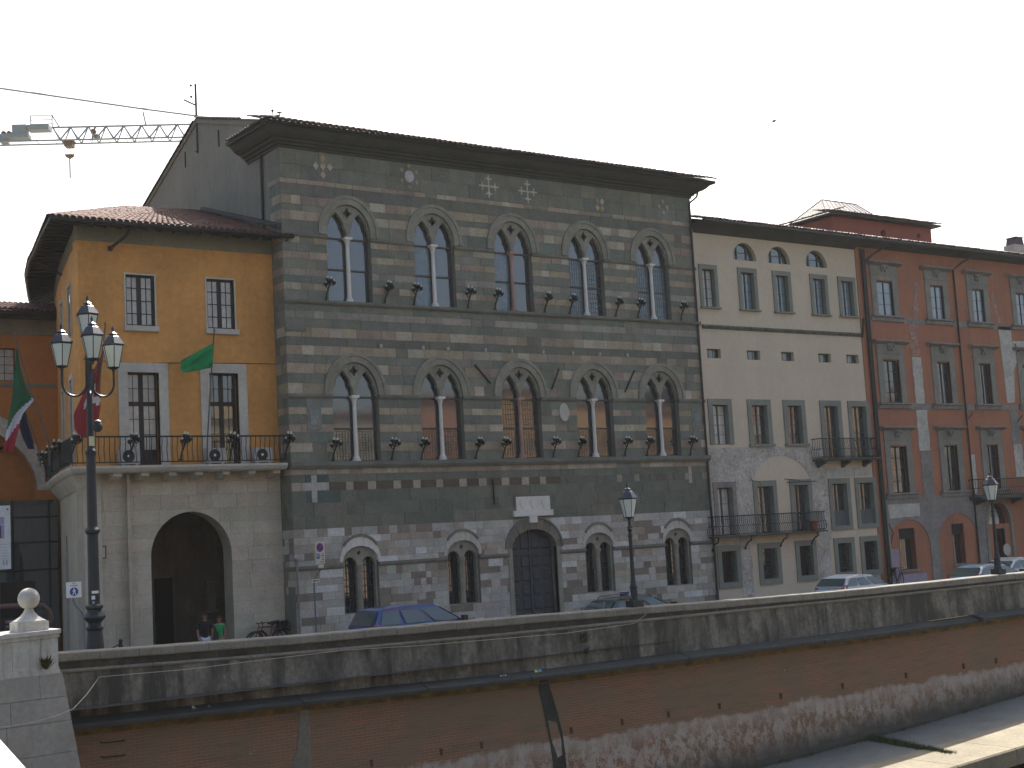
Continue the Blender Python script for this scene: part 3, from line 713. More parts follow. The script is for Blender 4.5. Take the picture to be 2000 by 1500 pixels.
# ---- balcony
BE = [(23.72, 47.9), (15.62, 47.95), (16.05, 50.4), (16.7, 53.4), (17.35, 56.0), (18.0, 58.6)]
BEr = list(reversed(BE))
b = MB(); b.sweep(BEr, [(-1.3, 6.74), (-.12, 6.74), (-.04, 6.80), (0.0, 6.86), (.03, 6.90), (.03, 6.98), (-1.3, 7.0)]); b.build('balcony_slab', M['travertine'], ochre)
for x in (17.3, 18.3, 19.32, 20.33, 21.37, 22.4, 23.4):
    mb = MB(); mb.prism([(x-.14, OY+.05, 6.74), (x-.14, OY-.72, 6.74), (x-.14, OY-.72, 6.62), (x-.14, OY-.45, 6.52), (x-.14, OY+.05, 6.45)], (.28, 0, 0)); mb.build('corbel', M['travertine'], ochre)
b = MB(); b.sweep(BEr, [(-1.3, 6.4), (-1.0, 6.42), (-.75, 6.5), (-.5, 6.74), (-1.3, 6.735)]); b.v = [v for v in b.v]
# coved underside only along the curved end
b = MB(); b.sweep([(18.0, 58.6), (17.35, 56.0), (16.7, 53.4), (16.05, 50.4), (15.75, 48.75), (16.3, 48.35)], [(-1.3, 5.9), (-.95, 6.0), (-.5, 6.3), (-.15, 6.735), (-1.3, 6.73)]); b.build('cove', M['travertine'], ochre)
b = MB()
for z, r in ((8.0, .032), (7.10, .022)): b.tube([(x+(.05 if i > 0 else 0), y+.06, z) for i, (x, y) in enumerate(BE)], r, 5)
b.build('handrail', M['iron'], ochre)
bal = MB(); bal.tube([(0, 0, 0), (0, -.02, .12), (0, .03, .3), (0, .05, .5), (0, 0, .68), (0, 0, .90)], .015, 4)
bal_me = bal.mesh('baluster', mats=(M['iron'],))
def rail(path, z, step, me, par, name='baluster', inset=.06):
    acc = 0
    for i in range(len(path)-1):
        p, q = Vector(path[i]), Vector(path[i+1]); l = (q-p).length; d = (q-p)/l; s = step-acc if i else step*.5
        while s < l:
            o = bpy.data.objects.new(name, me); col.objects.link(o); o.parent = par
            o.location = Vector((p.x+d.x*s, p.y+d.y*s+inset, z)) - org(par); o.rotation_euler = (0, 0, math.atan2(d.y, d.x)+math.pi); s += step
        acc = l-(s-step)
rail(BE, 7.08, .19, bal_me, ochre)
# ---- roof: gutter, deep eaves, tiles
EA = [(24.35, 47.9), (15.02, 47.9), (15.68, 51.06), (16.26, 53.8), (16.52, 55.2), (17.3, 58.3), (18.95, 63.5), (19.96, 66.4)]
RI = [(23.85, 55.6, 18.30), (20.6, 55.2, 18.10), (19.6, 55.8, 18.05), (19.7, 57.2, 18.0), (19.9, 58.4, 17.9), (20.9, 60.2, 17.9), (22.4, 63.0, 17.9), (23.0, 65.0, 17.9)]
EZ = 15.62
b = MB(); b.tube([(x, y, EZ-.02+(.10 if i == 0 else 0)) for i, (x, y) in enumerate(EA)], .085, 8); b.build('gutter', M['gutter'], ochre)
b = MB()
for i in range(len(EA)-1):
    e0, e1, r0, r1 = EA[i], EA[i+1], RI[i], RI[i+1]
    b.quad([(e0[0], e0[1], EZ+.02), (e1[0], e1[1], EZ+.02), r1, r0])
for i in range(len(RI)-1):
    a, c = Vector(RI[i]), Vector(RI[i+1]); s_ = Vector((2.5, 6, -2.2)); b.quad([a, c, c+s_, a+s_])  # unseen back slope, added to keep sun out of the hollow building
oroof = b.build('roof', M['tile'], ochre)
b = MB()
WALLC = [(24.3, 49.3), (16.5, 49.3), (17.0, 51.53), (17.56, 53.9), (18.18, 56.5), (18.76, 58.7), (19.6, 61.5), (20.9, 65.3)]
for i in range(len(EA)-1):
    e0, e1, r0, r1 = EA[i], EA[i+1], WALLC[i], WALLC[i+1]
    b.quad([(e0[0], e0[1], EZ-.05), (e1[0], e1[1], EZ-.05), (r1[0], r1[1], 15.80), (r0[0], r0[1], 15.80)])
    n = int((Vector(e1)-Vector(e0)).length/.55)
    for k in range(n):          # rafter ends under the eaves
        t = (k+.5)/n; p = Vector(e0).lerp(Vector(e1), t); q = Vector(r0).lerp(Vector(r1), t)
        b.tube([(p.x, p.y, EZ-.10), (q.x, q.y, 15.74)], .045, 4)
b.build('eaves', M['gutter'], ochre)
cand = []
for i in range(len(EA)-1):
    e0, e1 = Vector((*EA[i], EZ+.05)), Vector((*EA[i+1], EZ+.05)); r0, r1 = Vector(RI[i]), Vector(RI[i+1])
    n = max(1, int((e1-e0).length/.235))
    for k in range(n):
        t = (k+.5)/n; p = e0.lerp(e1, t); q = r0.lerp(r1, t)
        d = (q-p); l = d.length; d = d/l; m = int(l/.40)
        nrm = (e1-e0).cross(r0-e0); nrm = nrm if nrm.z > 0 else -nrm; nrm.normalize()
        p2 = p-d*.06
        for j in range(m): cand.append((j, p2+d*(.40*j)+nrm*(.015+.012*(j % 2)+rnd.uniform(0, .015)), d+Vector((rnd.uniform(-.02, .02),)*3), nrm))
cand.sort(key=lambda q: q[0] + (0 if q[1].x > 15 else 0)); mb = MB()
for i, (j, p, d, nrm) in enumerate(cand):
    if i < 300: place_tile(oroof, p, d, nrm)
    else: merge_tile(mb, p, d, nrm)
for i in range(1, len(RI)-1):
    a, b2 = Vector(RI[i]), Vector(RI[i+1]); n = int((b2-a).length/.4)
    for k in range(n): merge_tile(mb, a.lerp(b2, k/n)+Vector((0, 0, .03)), b2-a)
mb.build('tile_rows', M['tile'], oroof, kind='stuff')
mb = MB(); mb.obox((23.70, 48.0, 16.02), (.19, 0, .02), (0, 7.2, 2.26), (0, 0, .14)); mb.build('flashing', M['gutter'], ochre)
mb = MB(); mb.tube([(17.92, 47.95, 15.5), (17.85, 48.3, 15.25), (17.5, OY-.04, 14.92)], .055, 6); mb.ball((17.48, OY-.05, 14.9), .1, 6); mb.build('gutter_bracket', M['gutter'], ochre)
p, nrm, d = side_pt(5.6); mb = MB(); mb.tube([(p.x+nrm.x*1.0, p.y+nrm.y*1.0, 15.45), (p.x+nrm.x*.04, p.y+nrm.y*.04, 14.95)], .055, 6); mb.build('gutter_bracket', M['gutter'], ochre)
# framed plate on the stone wall
mb = MB(); mb.box(16.62, 17.06, OY-.03, OY, 3.80, 4.24); pl_ = mb.build('wall_plate', M['travertine'], ochre)
mb = MB()
for a, e, c_, d in ((16.62, 17.06, 4.21, 4.24), (16.62, 17.06, 3.80, 3.83), (16.62, 16.65, 3.83, 4.21), (17.03, 17.06, 3.83, 4.21)): mb.box(a, e, OY-.045, OY-.03, c_, d)
mb.build('plate_frame', M['iron'], pl_)
# wire slung along the upper wall
mb = MB(); mb.tube([(16.4, OY-.04, 10.83), (17.3, OY-.04, 10.77), (18.6, OY-.04, 10.74), (20.2, OY-.04, 10.80), (22, OY-.04, 10.83), (23.85, OY-.04, 10.85)], .012, 4); mb.build('wall_cable', M['iron'], ochre)
# air conditioners and balcony lamps: things that stand on the balcony
for i, (x, lab) in enumerate(((17.85, 'white air conditioner on the balcony left of the curtained glass door'), (21.1, 'white air conditioner on the balcony beside the dark glass door'), (23.0, 'white air conditioner at the right end of the iron balcony'))):
    t = thing('air_conditioner', lab, 'air conditioner', (x, OY-.35, 7.0), 'air conditioners on the iron balcony')
    mb = MB(); mb.box(x-.36, x+.36, OY-.5, OY-.2, 7.06, 7.60); mb.box(x-.3, x-.2, OY-.48, OY-.25, 7.0, 7.06); mb.box(x+.2, x+.3, OY-.48, OY-.25, 7.0, 7.06); mb.build('casing', plain('grey_enamel', (.42, .42, .40), .5), t)
    mb = MB(); mb.plate([[(x-.06+.22*math.cos(2*math.pi*k/18), 7.34+.22*math.sin(2*math.pi*k/18)) for k in range(18)]], OY-.512, .02); f = mb.build('fan_grille', M['iron'], t)
    mb = MB(); mb.plate([[(x-.06+.05*math.cos(2*math.pi*k/10), 7.34+.05*math.sin(2*math.pi*k/10)) for k in range(10)]], OY-.522, .02); mb.build('hub', M['white'], f)
for x, y, lab in ((17.62, 47.86, 'iron torch lamp on the balcony rail left of the curtained door'), (19.5, 47.86, 'iron torch lamp on the balcony rail between the two glass doors'), (21.4, 47.86, 'iron torch lamp on the balcony rail before the dark glass door'),
                  (23.6, 47.86, 'iron torch lamp where the balcony rail meets the striped palace'), (15.55, 47.9, 'iron torch lamp at the balcony corner near the street lamp'), (16.05, 50.6, 'iron torch lamp just round the balcony corner'), (16.55, 53.2, 'iron torch lamp farther along the curved balcony'), (17.1, 55.6, 'iron torch lamp farthest round the curved balcony')):
    t = copy_tree(proto); t['label'] = lab; t['group'] = 'iron torch lamps on the balcony rail'; t.location = (x, y, 7.12); t.rotation_euler = (0, 0, rnd.uniform(-.4, .4)-(0.9 if y > 48 else 0)); t.scale = (1, 1, 1.15)

# ================================================================== RECESSED WING
WY = 59.6
wing = thing('recessed_wing', 'deep ochre wing set back behind the bridge end with a pale stone archway', 'building', (16, WY, 0))
b = MB(); b.plate([rect_loop(8, 19.2, -.2, 13.92), rect_loop(15.9, 17.15, 11.38, 12.77), arch_loop(14.2, 3.75, .01, 6.8, 2.9, 24)], WY, .5); b.build('wall', M['ochre_dark'], wing)
b = MB(); b.box(8, 19.2, WY-.05, WY+.05, 11.14, 11.28); b.build('string_course', M['band'], wing)
b = MB(); b.box(8, 19.2, WY-.06, WY+.3, 13.35, 14.10); b.build('frieze_band', M['band'], wing)
b = MB(); ring(b, 14.2, 6.8, 3.75, 2.9, 4.3, 3.65, WY-.06, WY+.3, 24); b.build('arch_surround', M['patch'], wing)
quad_window(wing, 15.9, 17.15, 11.38, 12.77, WY+.2, 3, 4, M['wood'], M['curtain'], mull=.05)
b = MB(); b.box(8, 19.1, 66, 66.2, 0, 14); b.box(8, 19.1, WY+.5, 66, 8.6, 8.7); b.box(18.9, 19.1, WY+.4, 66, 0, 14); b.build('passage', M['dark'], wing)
b = MB(); b.box(9, 18.9, WY+.9, WY+1.0, 0, 9.8); b.build('inner_wall', M['ochre_dark'], wing)
b = MB(); b.tube([(8, 58.75, 14.12), (17.9, 58.75, 14.14), (19, 58.9, 14.16)], .10, 6); b.box(8, 18.9, 58.8, WY, 14.0, 14.06); b.build('gutter', M['gutter'], wing)
b = MB(); b.quad([(8, 58.65, 14.2), (19.3, 58.65, 14.2), (19.3, 62.2, 15.2), (8, 62.2, 15.2)]); wroof = b.build('roof', M['tile'], wing)
for i in range(34):
    x = 11.6+i*.23
    for k in range(6): place_tile(wroof, (x, 58.6+k*.40, 14.24+k*.113+.012*(k % 2)), (rnd.uniform(-.03, .03), 1, .28))
# dark metal glazing in front of the passage
gl = thing('glazed_screen', 'tall dark glazed metal screen closing the passage behind the bridge end', 'screen', (17, 58.9, 0))
b = MB()
for z in (3.5, 4.62, 5.66): b.box(13.5, 18.55, 58.93, 58.99, z-.035, z+.035)
for x in (14.3, 16.72, 18.2): b.box(x-.035, x+.035, 58.92, 59.0, 0, 6.35)
b.build('frame', M['iron'], gl)
xs = [13.5, 14.3, 16.72, 18.2, 18.55]; zs_ = [0, 2.4, 3.5, 4.62, 5.66, 6.35]
for i in range(4):
    for k in range(5): mb = MB(); mb.quad([(xs[i], 58.96, zs_[k]), (xs[i+1], 58.96, zs_[k]), (xs[i+1], 58.97, zs_[k+1]), (xs[i], 58.97, zs_[k+1])]); mb.build('pane', M['glass'], gl)
# ================================================================== BEIGE HOUSE
BX0, BX1 = 45.27, 56.60; BY = 48.03
beige = thing('beige_house', 'tall cream rendered house with grey window surrounds between the striped palace and red house', 'house', (BX0, BY, 0))
R1 = [(45.70, 46.48), (48.26, 49.10), (50.62, 51.46), (53.28, 54.12), (55.34, 56.22)]
LUN = [(48.63, .80), (50.98, .80), (53.66, .80)]
SM = [(45.68, 46.58), (48.30, 49.19), (50.64, 51.52), (53.28, 54.20), (55.35, 56.27)]
R2 = [(45.76, 46.72, 7.5), (48.32, 49.32, 7.5), (50.74, 51.70, 7.5), (53.34, 54.32, 6.74), (55.40, 56.44, 6.74)]
R3 = [(45.68, 46.64, 3.25), (48.27, 49.33, 3.25), (50.75, 51.74, 3.25), (53.48, 54.54, 3.40), (55.42, 56.52, 3.42)]
R4 = [(45.66, 46.61), (48.30, 49.27), (50.82, 51.74), (53.55, 54.52), (55.47, 56.44)]
lp = [rect_loop(BX0, BX1, -.2, 17.75)]
lp += [rect_loop(a-.03, e+.03, 14.02, 15.87) for a, e in R1] + [[(c-h, 16.44)] + [(c-h*math.cos(math.pi*i/14), 16.44+.87*math.sin(math.pi*i/14)) for i in range(1, 14)] + [(c+h, 16.44)] for c, h in LUN]
lp += [rect_loop(a, e, 11.58, 12.03) for a, e in SM] + [rect_loop(a-.03, e+.03, z, 9.40) for a, e, z in R2] + [rect_loop(a-.03, e+.03, z, 5.51) for a, e, z in R3] + [rect_loop(a-.03, e+.03, 1.07, 2.56) for a, e in R4]
b = MB(); b.plate(lp, BY, .45); b.build('wall', M['beige'], beige)
b = MB(); b.box(BX0+.02, BX0+.3, BY+.45, 60, 0, 17.6); b.box(BX1-.3, BX1, BY+.45, 60, 0, 17.6); b.box(BX0, BX1, 59.7, 60, 0, 17.6); b.build('side_wall', M['plaster_grey'], beige)
def surround(par, x0, x1, z0, z1, y, q, qt, m, sill=True, bottom=0.0, name='window_surround', th=.06, sq=.05, sz=.08):
    mb = MB(); mb.box(x0-q, x0, y-th, y+.40, z0, z1+qt); mb.box(x1, x1+q, y-th, y+.40, z0, z1+qt); mb.box(x0, x1, y-th, y+.40, z1, z1+qt)
    if bottom: mb.box(x0-q, x1+q, y-th, y+.40, z0-bottom, z0)
    o = mb.build(name, m, par)
    if sill: mb = MB(); mb.box(x0-q-sq, x1+q+sq, y-.15, y+.2, z0-sz, z0-.002); mb.build('sill', m, o)
    return o
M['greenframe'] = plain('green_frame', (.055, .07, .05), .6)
M['trim_dark'] = plain('dark_grey_green_trim', (.085, .095, .085), .8)  # dark grey-green for window frames, balcony slabs and brackets
for i, (a, e) in enumerate(R1):
    q = .22 if i else .20
    o = surround(beige, a, e, 14.02, 15.84, BY, q if i else .36*.55, .22, M['trim'])
    quad_window(beige, a, e, 14.02, 15.84, BY+.20, 2, 4, M['greenframe'], M['curtain'] if i == 0 else M['sky_pane'], mull=.09)
for c, h in LUN:
    mb = MB(); y = BY+.26
    ring(mb, c, 16.44, h-.07, .80, h, .87, y-.05, y, 12); mb.box(c-h, c+h, y-.05, y, 16.44, 16.50)
    for x in (c-.33, c+.33): mb.box(x-.04, x+.04, y-.05, y, 16.44, 17.22)
    mb.box(c-.74, c+.74, y-.03, y, 16.83, 16.86); win = mb.build('lunette_window', M['greenframe'], beige)
    for x0, x1 in ((c-h, c-.33), (c-.33, c+.33), (c+.33, c+h)): mb = MB(); mb.quad([(x0, y-.012, 16.44), (x1, y-.012, 16.44), (x1, y-.01, 17.31), (x0, y-.01, 17.31)]); mb.build('pane', M['glass'], win)
for a, e in SM: quad_window(beige, a, e, 11.58, 12.03, BY+.24, 3, 1, M['greenframe'], M['glass'])
for i, (a, e, z) in enumerate(R2):
    surround(beige, a, e, z, 9.37, BY, .28, .28, M['trim'], sill=i in (1, 2), sz=.12)
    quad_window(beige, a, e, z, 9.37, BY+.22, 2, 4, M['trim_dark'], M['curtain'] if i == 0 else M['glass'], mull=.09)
for i, (a, e, z) in enumerate(R3):
    surround(beige, a, e, z, 5.48, BY, .25, .27, M['trim'] if i else M['patch_grey'], sill=False, bottom=.22 if i > 2 else 0)
    quad_window(beige, a, e, z, 5.48, BY+.28, 2, 3, M['trim_dark'], M['curtain'] if i == 0 else M['glass'], mull=.1)
    if i > 2:
        mb = MB(); mb.box(a, e, BY+.10, BY+.14, z, z+.75)
        for k in range(9): x = a+(e-a)*(k+.5)/9; mb.box(x-.012, x+.012, BY+.085, BY+.10, z+.03, z+.75)
        mb.build('window_guard', plain('grey_slats', (.12, .13, .13), .7), beige)
for i, (a, e) in enumerate(R4):
    o = surround(beige, a, e, 1.1, 2.53, BY, .26, .27, M['trim'], sill=False, bottom=.27)
    mb = MB(); mb.box(a, e, BY+.36, BY+.40, 1.1, 2.53); win = mb.build('barred_window', M['glass'] if i % 2 else M['wood'], beige)
    mb = MB()
    for k in range(7): x = a+(e-a)*(k+.5)/7; mb.tube([(x, BY+.12, 1.1), (x, BY+.12, 2.53)], .012, 4)
    for k in range(4): z = 1.3+.33*k; mb.box(a, e, BY+.112, BY+.128, z-.012, z+.012)
    mb.build('bars', M['iron'], win)
b = MB(); b.sweep([(BX0+.2, BY), (BX1, BY)], [(-.05, 12.97), (.05, 12.98), (.09, 13.04), (.14, 13.08), (.14, 13.15), (-.05, 13.19)]); b.build('string_course', mat('mossy_string', (.12, .13, .105), var=.4, scale=3, fvar=.4), beige)
# exposed rubble: left open around a cream arch, and two piers
ar = [(47.95, 2.75), (47.95, 5.2)] + [(50.03-2.08*math.cos(math.pi*i/16), 5.2+1.74*math.sin(math.pi*i/16)) for i in range(1, 16)] + [(52.1, 5.2), (52.1, 2.75)]
rag = []
x = 53.1
out = [(BX0+.05, 2.75)] + ar + [(53.2, 2.75), (53.08, 3.6), (53.2, 4.6), (53.1, 5.9), (53.08, 6.6), (53.0, 7.36), (51, 7.37), (48, 7.35), (BX0+.05, 7.36)]
b = MB(); b.plate([out, rect_loop(45.42, 46.90, 3.0, 5.76)], BY-.022, .03); b.build('exposed_masonry', M['scab'], beige)
for x0, x1, z1 in ((46.92, 47.62, 2.9), (52.15, 53.02, 2.9)):
    pts = [(x0, -.1), (x1, -.1)] + [(x1+rnd.uniform(-.06, .06), .4+i*.5) for i in range(5)] + [(x1, z1), (x0, z1)] + [(x0+rnd.uniform(-.06, .06), 2.4-i*.5) for i in range(5)]
    b = MB(); b.plate([pts], BY-.02, .03); b.build('exposed_masonry', M['scab'], beige)
b = MB(); b.plate([[(53.15, 5.78), (56.5, 5.86), (56.55, 6.2), (55.5, 6.3), (54.2, 6.24), (53.15, 6.32)]], BY-.018, .03); b.build('bare_plaster_patch', M['patch'], beige)
# balconies
def balcony(par, x0, x1, yo, z0, z1, bulge, step, bracks, slab_h, scroll):
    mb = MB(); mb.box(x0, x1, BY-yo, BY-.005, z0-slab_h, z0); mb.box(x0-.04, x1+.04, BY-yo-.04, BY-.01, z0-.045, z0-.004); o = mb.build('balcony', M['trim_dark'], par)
    mb = MB()
    path = [(x0+.04, BY), (x0+.04, BY-yo+.05), (x1-.04, BY-yo+.05), (x1-.04, BY)]
    for z, r in ((z1, .026), (z0+.45, .014), (z0+.06, .016)): mb.tube([(p[0], p[1]-(bulge*.5 if z == z0+.45 else 0), z) for p in path], r, 5)
    h = z1-z0
    for i in range(3):
        p, q = Vector(path[i]), Vector(path[i+1]); l = (q-p).length; d = (q-p)/l; nrm = Vector((d.y, -d.x)) if i != 1 else Vector((0, -1)); n = max(1, int(l/step))
        if i == 0: nrm = Vector((-1, 0))
        if i == 2: nrm = Vector((1, 0))
        for k in range(n):
            c = p+d*(l*(k+.5)/n)
            mb.tube([(c.x+nrm.x*w, c.y+nrm.y*w, z0+h*t) for t, w in ((.0, 0), (.12, bulge*.8), (.28, bulge), (.45, bulge*.55), (.62, 0), (.8, -.01), (1, 0))], .0135, 3, cap=False)
    mb.build('railing', M['iron'], o)
    for x in bracks:
        mb = MB()
        if scroll: mb.tube([(x, BY-yo+.1, z0-slab_h), (x, BY-yo+.12, z0-.25), (x, BY-.3, z0-.32), (x, BY-.12, z0-.5), (x, BY-.05, z0-.62)], .035, 5); mb.ball((x, BY-.06, z0-.62), .06, 6)
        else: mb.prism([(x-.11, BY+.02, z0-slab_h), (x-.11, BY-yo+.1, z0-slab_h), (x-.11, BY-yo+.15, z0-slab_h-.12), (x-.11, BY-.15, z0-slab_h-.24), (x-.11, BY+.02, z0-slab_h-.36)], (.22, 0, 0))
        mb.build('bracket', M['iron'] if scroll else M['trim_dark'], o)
    return o
balcony(beige, 44.95, 52.25, .62, 3.24, 4.14, .13, .125, (45.1, 47.2, 49.55, 51.7), .07, True)
balcony(beige, 52.25, 56.62, .66, 6.74, 7.70, .14, .125, (52.6, 54.4, 56.0), .12, False)
t = thing('flower_pot', 'red terracotta pot at the right end of the lower iron balcony', 'flower pot', (51.6, BY-.35, 3.24))
b = MB(); b.lathe([(.14, 0), (.2, .36), (.23, .36), (.23, .44), (.19, .44), (.18, .38)], (51.6, BY-.35, 3.245), 12); b.build('pot', mat('terracotta', (.34, .09, .06)), t)
b = MB(); b.lathe([(.01, 0), (.18, .0), (.17, .03), (.01, .05)], (51.6, BY-.35, 3.66), 10); b.build('soil', M['dark'], t)
b = MB(); b.tube([(50.1, BY-.25, 5.62), (52.1, BY-.25, 5.64)], .02, 4); b.tube([(50.2, BY-.0, 5.80), (51.0, BY-.2, 5.72), (51.0, BY-.25, 5.62)], .016, 4); b.build('awning_rod', M['iron'], beige)
b = MB(); b.tube([(47.88, BY-.02, 5.95), (47.95, BY-.06, 5.78), (48.45, BY-.06, 5.70), (48.5, BY-.06, 5.5)], .014, 4); b.build('wall_cable', M['iron'], beige)
# eaves: cove, gutter, tiled roof
def eaves(par, x0, x1, zw, ze, o, name_t='weathered_tile'):
    mb = MB(); mb.sweep([(x0, BY), (x1, BY)], [(-.2, zw), (.03, zw), (.12, zw+.06), (o*.45, zw+(ze-zw)*.45), (o*.8, ze-.12), (o, ze-.06), (o, ze), (-.2, ze+.02)]); mb.build('eaves', M['cornice'], par)
    mb = MB(); mb.tube([(x0, BY-o-.03, ze), (x1, BY-o-.03, ze-.02)], .085, 8); mb.build('gutter', M['gutter'], par)
    mb = MB(); mb.quad([(x0, BY-o, ze+.04), (x1, BY-o, ze+.04), (x1, BY+7, ze+.04+(7+o)*.28), (x0, BY+7, ze+.04+(7+o)*.28)]); mb.quad([(x0, BY+7, ze+.04+(7+o)*.28), (x1, BY+7, ze+.04+(7+o)*.28), (x1, BY+14, ze-.4), (x0, BY+14, ze-.4)]); rf = mb.build('roof', M['tile_grey'], par)
    mb = MB(); n = int((x1-x0)/.235)
    for i in range(n):
        x = x0+(x1-x0)*(i+.5)/n
        for k in range(7):
            p = (x+rnd.uniform(-.015, .015), BY-o-.10+.39*k, ze+.085+.39*k*.28+.015*(k % 2)+rnd.uniform(0, .025)); d = (rnd.uniform(-.05, .05), 1, .28)
            if k == 0: place_tile(rf, p, d, me=tile_me2 if rnd.random() < .6 else tile_me)
            else: merge_tile(mb, p, d)
    mb.build('tile_rows', M['tile_grey'], rf, kind='stuff'); return rf
eaves(beige, BX0+.05, BX1+.02, 17.56, 18.0, .72)
b = MB(); b.tube([(56.55, BY-.3, 13.9), (56.35, BY-.3, 12.9)], .05, 5); b.build('strut', M['iron'], beige)

# ================================================================== RED HOUSE
RX0, RX1 = 56.62, 82.0; RY = 48.0
red = thing('red_house', 'brick red rendered palace with peeling plaster and hooded stone windows', 'house', (RX0, RY, 0))
CX = [(58.05, 59.32), (62.42, 63.50), (66.02, 67.05), (70.0, 71.05), (73.9, 75.0), (77.8, 78.9)]
gl_rows = [(14.18, 16.0), (9.58, 11.82), (4.90, 7.30)]
lp = [rect_loop(RX0, RX1, -.2, 17.9)]
for z0, z1 in gl_rows: lp += [rect_loop(a, e, z0, z1) for a, e in CX]
GWR = [(58.2, 59.45, .95, 3.06), (62.46, 63.50, 1.02, 3.13), (66.14, 67.0, .02, 2.74)]
lp += [rect_loop(*w) for w in GWR] + [[(65.62, 2.98)] + [(66.58-.96*math.cos(math.pi*i/14), 2.98+1.16*math.sin(math.pi*i/14)) for i in range(1, 14)] + [(67.54, 2.98)]]
b = MB(); b.plate(lp, RY, .45); b.build('wall', M['red'], red)
b = MB(); b.box(RX0, RX0+.3, RY+.45, 62, 0, 17.7); b.box(RX1-.3, RX1, RY+.45, 62, 0, 17.7); b.box(RX0, RX1, 61.7, 62, 0, 17.7); b.build('side_wall', M['plaster_grey'], red)
for ri, (z0, z1) in enumerate(gl_rows):
    for ci, (a, e) in enumerate(CX):
        q = .42; mb = MB()
        mb.box(a-q, a, RY-.06, RY+.1, z0, z1+.05); mb.box(e, e+q, RY-.06, RY+.1, z0, z1+.05)
        mb.box(a-q, e+q, RY-.063, RY+.1, z1+.05, z1+.32); mb.box(a-q-.02, e+q+.02, RY-.09, RY+.1, z1+.32, z1+.40); mb.box(a-q, e+q, RY-.06, RY+.1, z1+.40, z1+.84)
        sur = mb.build('window_surround', M['redtrim'], red)
        mb = MB(); mb.sweep([(a-q-.30, RY), (e+q+.30, RY)], [(-.05, z1+.84), (.07, z1+.85), (.22, z1+.93), (.30, z1+.96), (.30, z1+1.03), (-.05, z1+1.06)]); mb.build('hood', M['patch_grey'], sur)
        c = (a+e)/2; mb = MB(); mb.prism([(c-.26, RY+.02, z1+.9), (c+.26, RY+.02, z1+.9), (c+.20, RY+.02, z1+.5), (c-.20, RY+.02, z1+.5)], (0, -.16, 0))
        mb.ball((c-.12, RY-.17, z1+.74), .11, 6); mb.ball((c+.14, RY-.17, z1+.74), .11, 6); mb.ball((c, RY-.16, z1+.6), .09, 6); mb.build('carved_crest', M['patch_grey'], sur)
        mb = MB(); mb.sweep([(a-q-.2, RY), (e+q+.2, RY)], [(-.05, z0-.32), (.10, z0-.30), (.12, z0-.12), (.22, z0-.09), (.22, z0-.01), (-.05, z0)]); mb.build('sill', M['patch_grey'], sur)
        g = M['curtain'] if False else M['glass']
        quad_window(red, a, e, z0, z1, RY+(.09 if ri == 0 else .2), 2, (3, 4, 4)[ri], M['iron'], M['sky_pane'] if ri == 0 else g, mull=.07)
# plaster bands, bare patches, brick, arches
def patch(pts, m, dy, name='bare_plaster_patch'):
    mb = MB(); mb.plate([pts], RY-dy, dy+.01); return mb.build(name, m, red)
def ragged(x0, x1, z0, z1, a=.05, n=8, lean=0):
    p = [(x0, z0), (x1, z0)]
    p += [(x1+rnd.uniform(-a, a)+lean*i/n, z0+(z1-z0)*i/n) for i in range(1, n)] + [(x1+lean, z1), (x0+lean, z1)]
    p += [(x0+rnd.uniform(-a, a)+lean*i/n, z0+(z1-z0)*i/n) for i in range(n-1, 0, -1)]; return p
for z0, z1 in ((13.82, 14.12), (9.24, 9.54)):
    for a, e in [(57.3, 57.55)] + [(CX[i][1]+.66, CX[i+1][0]-.66) for i in range(len(CX)-1)]: patch(rect_loop(a, e, z0, z1), M['patch_grey'], .02, 'grey_band')
patch(rect_loop(57.25, RX1, 4.34, 4.66), M['patch_grey'], .03, 'grey_band')
patch(ragged(60.42, 61.18, 9.56, 12.04, .07), M['patch'], .02); patch(ragged(60.42, 61.30, 7.06, 9.22, .05), M['patch'], .02); patch(ragged(60.44, 61.33, 4.68, 7.0, .03), M['patch_grey'], .02)
patch(ragged(60.36, 61.10, 12.1, 14.0, .09), M['rawbrick'], .015, 'bare_brick_strip'); patch(ragged(60.75, 61.15, 14.1, 16.2, .05, lean=.45), M['rawbrick'], .012, 'bare_brick_strip')
patch([(68.15, 14.0), (69.3, 14.0), (69.3, 13.2), (71.6, 13.25), (71.6, 12.95), (69.9, 12.5), (69.25, 11.5), (69.05, 9.7), (68.35, 9.66), (68.3, 11.2)], M['patch'], .02)
patch(ragged(68.5, 69.25, 7.4, 9.2, .05), M['patch_grey'], .02); patch(ragged(68.55, 69.3, 5.5, 7.35, .04), M['patch'], .02); patch(ragged(64.62, 65.0, 4.7, 6.8, .03), M['patch'], .02)
patch(ragged(68.1, 68.45, 14.2, 15.9, .05, lean=-.4), M['rawbrick'], .012, 'bare_brick_strip')
# grey ground floor with two relieving arches
z_ = 4.34
out = [(57.32, 2.2)] + [(58.95-1.62*math.cos(math.pi*i/12), 2.2+1.32*math.sin(math.pi*i/12)) for i in range(1, 12)] + [(60.62, 2.2), (60.62, 0), (61.38, 0), (61.38, 2.35)] + [(63.0-1.62*math.cos(math.pi*i/12), 2.35+1.35*math.sin(math.pi*i/12)) for i in range(1, 12)] + [(64.62, 2.35), (64.62, 0), (65.4, 0), (65.4, 3.0)] + [(66.58-1.2*math.cos(math.pi*i/12), 3.0+1.34*math.sin(math.pi*i/12)) for i in range(1, 7)] + [(66.6, z_), (57.2, z_), (57.2, 0.0), (57.30, 0.0)]
patch(out, M['patch_grey'], .035, 'rough_render'); patch([(57.55, 3.6), (59.95, 3.66), (60.0, 4.32), (57.5, 4.32)], M['patch'], .045)
b = MB(); ring(b, 66.58, 3.0, .98, 1.18, 1.22, 1.42, RY-.08, RY+.2, 14)
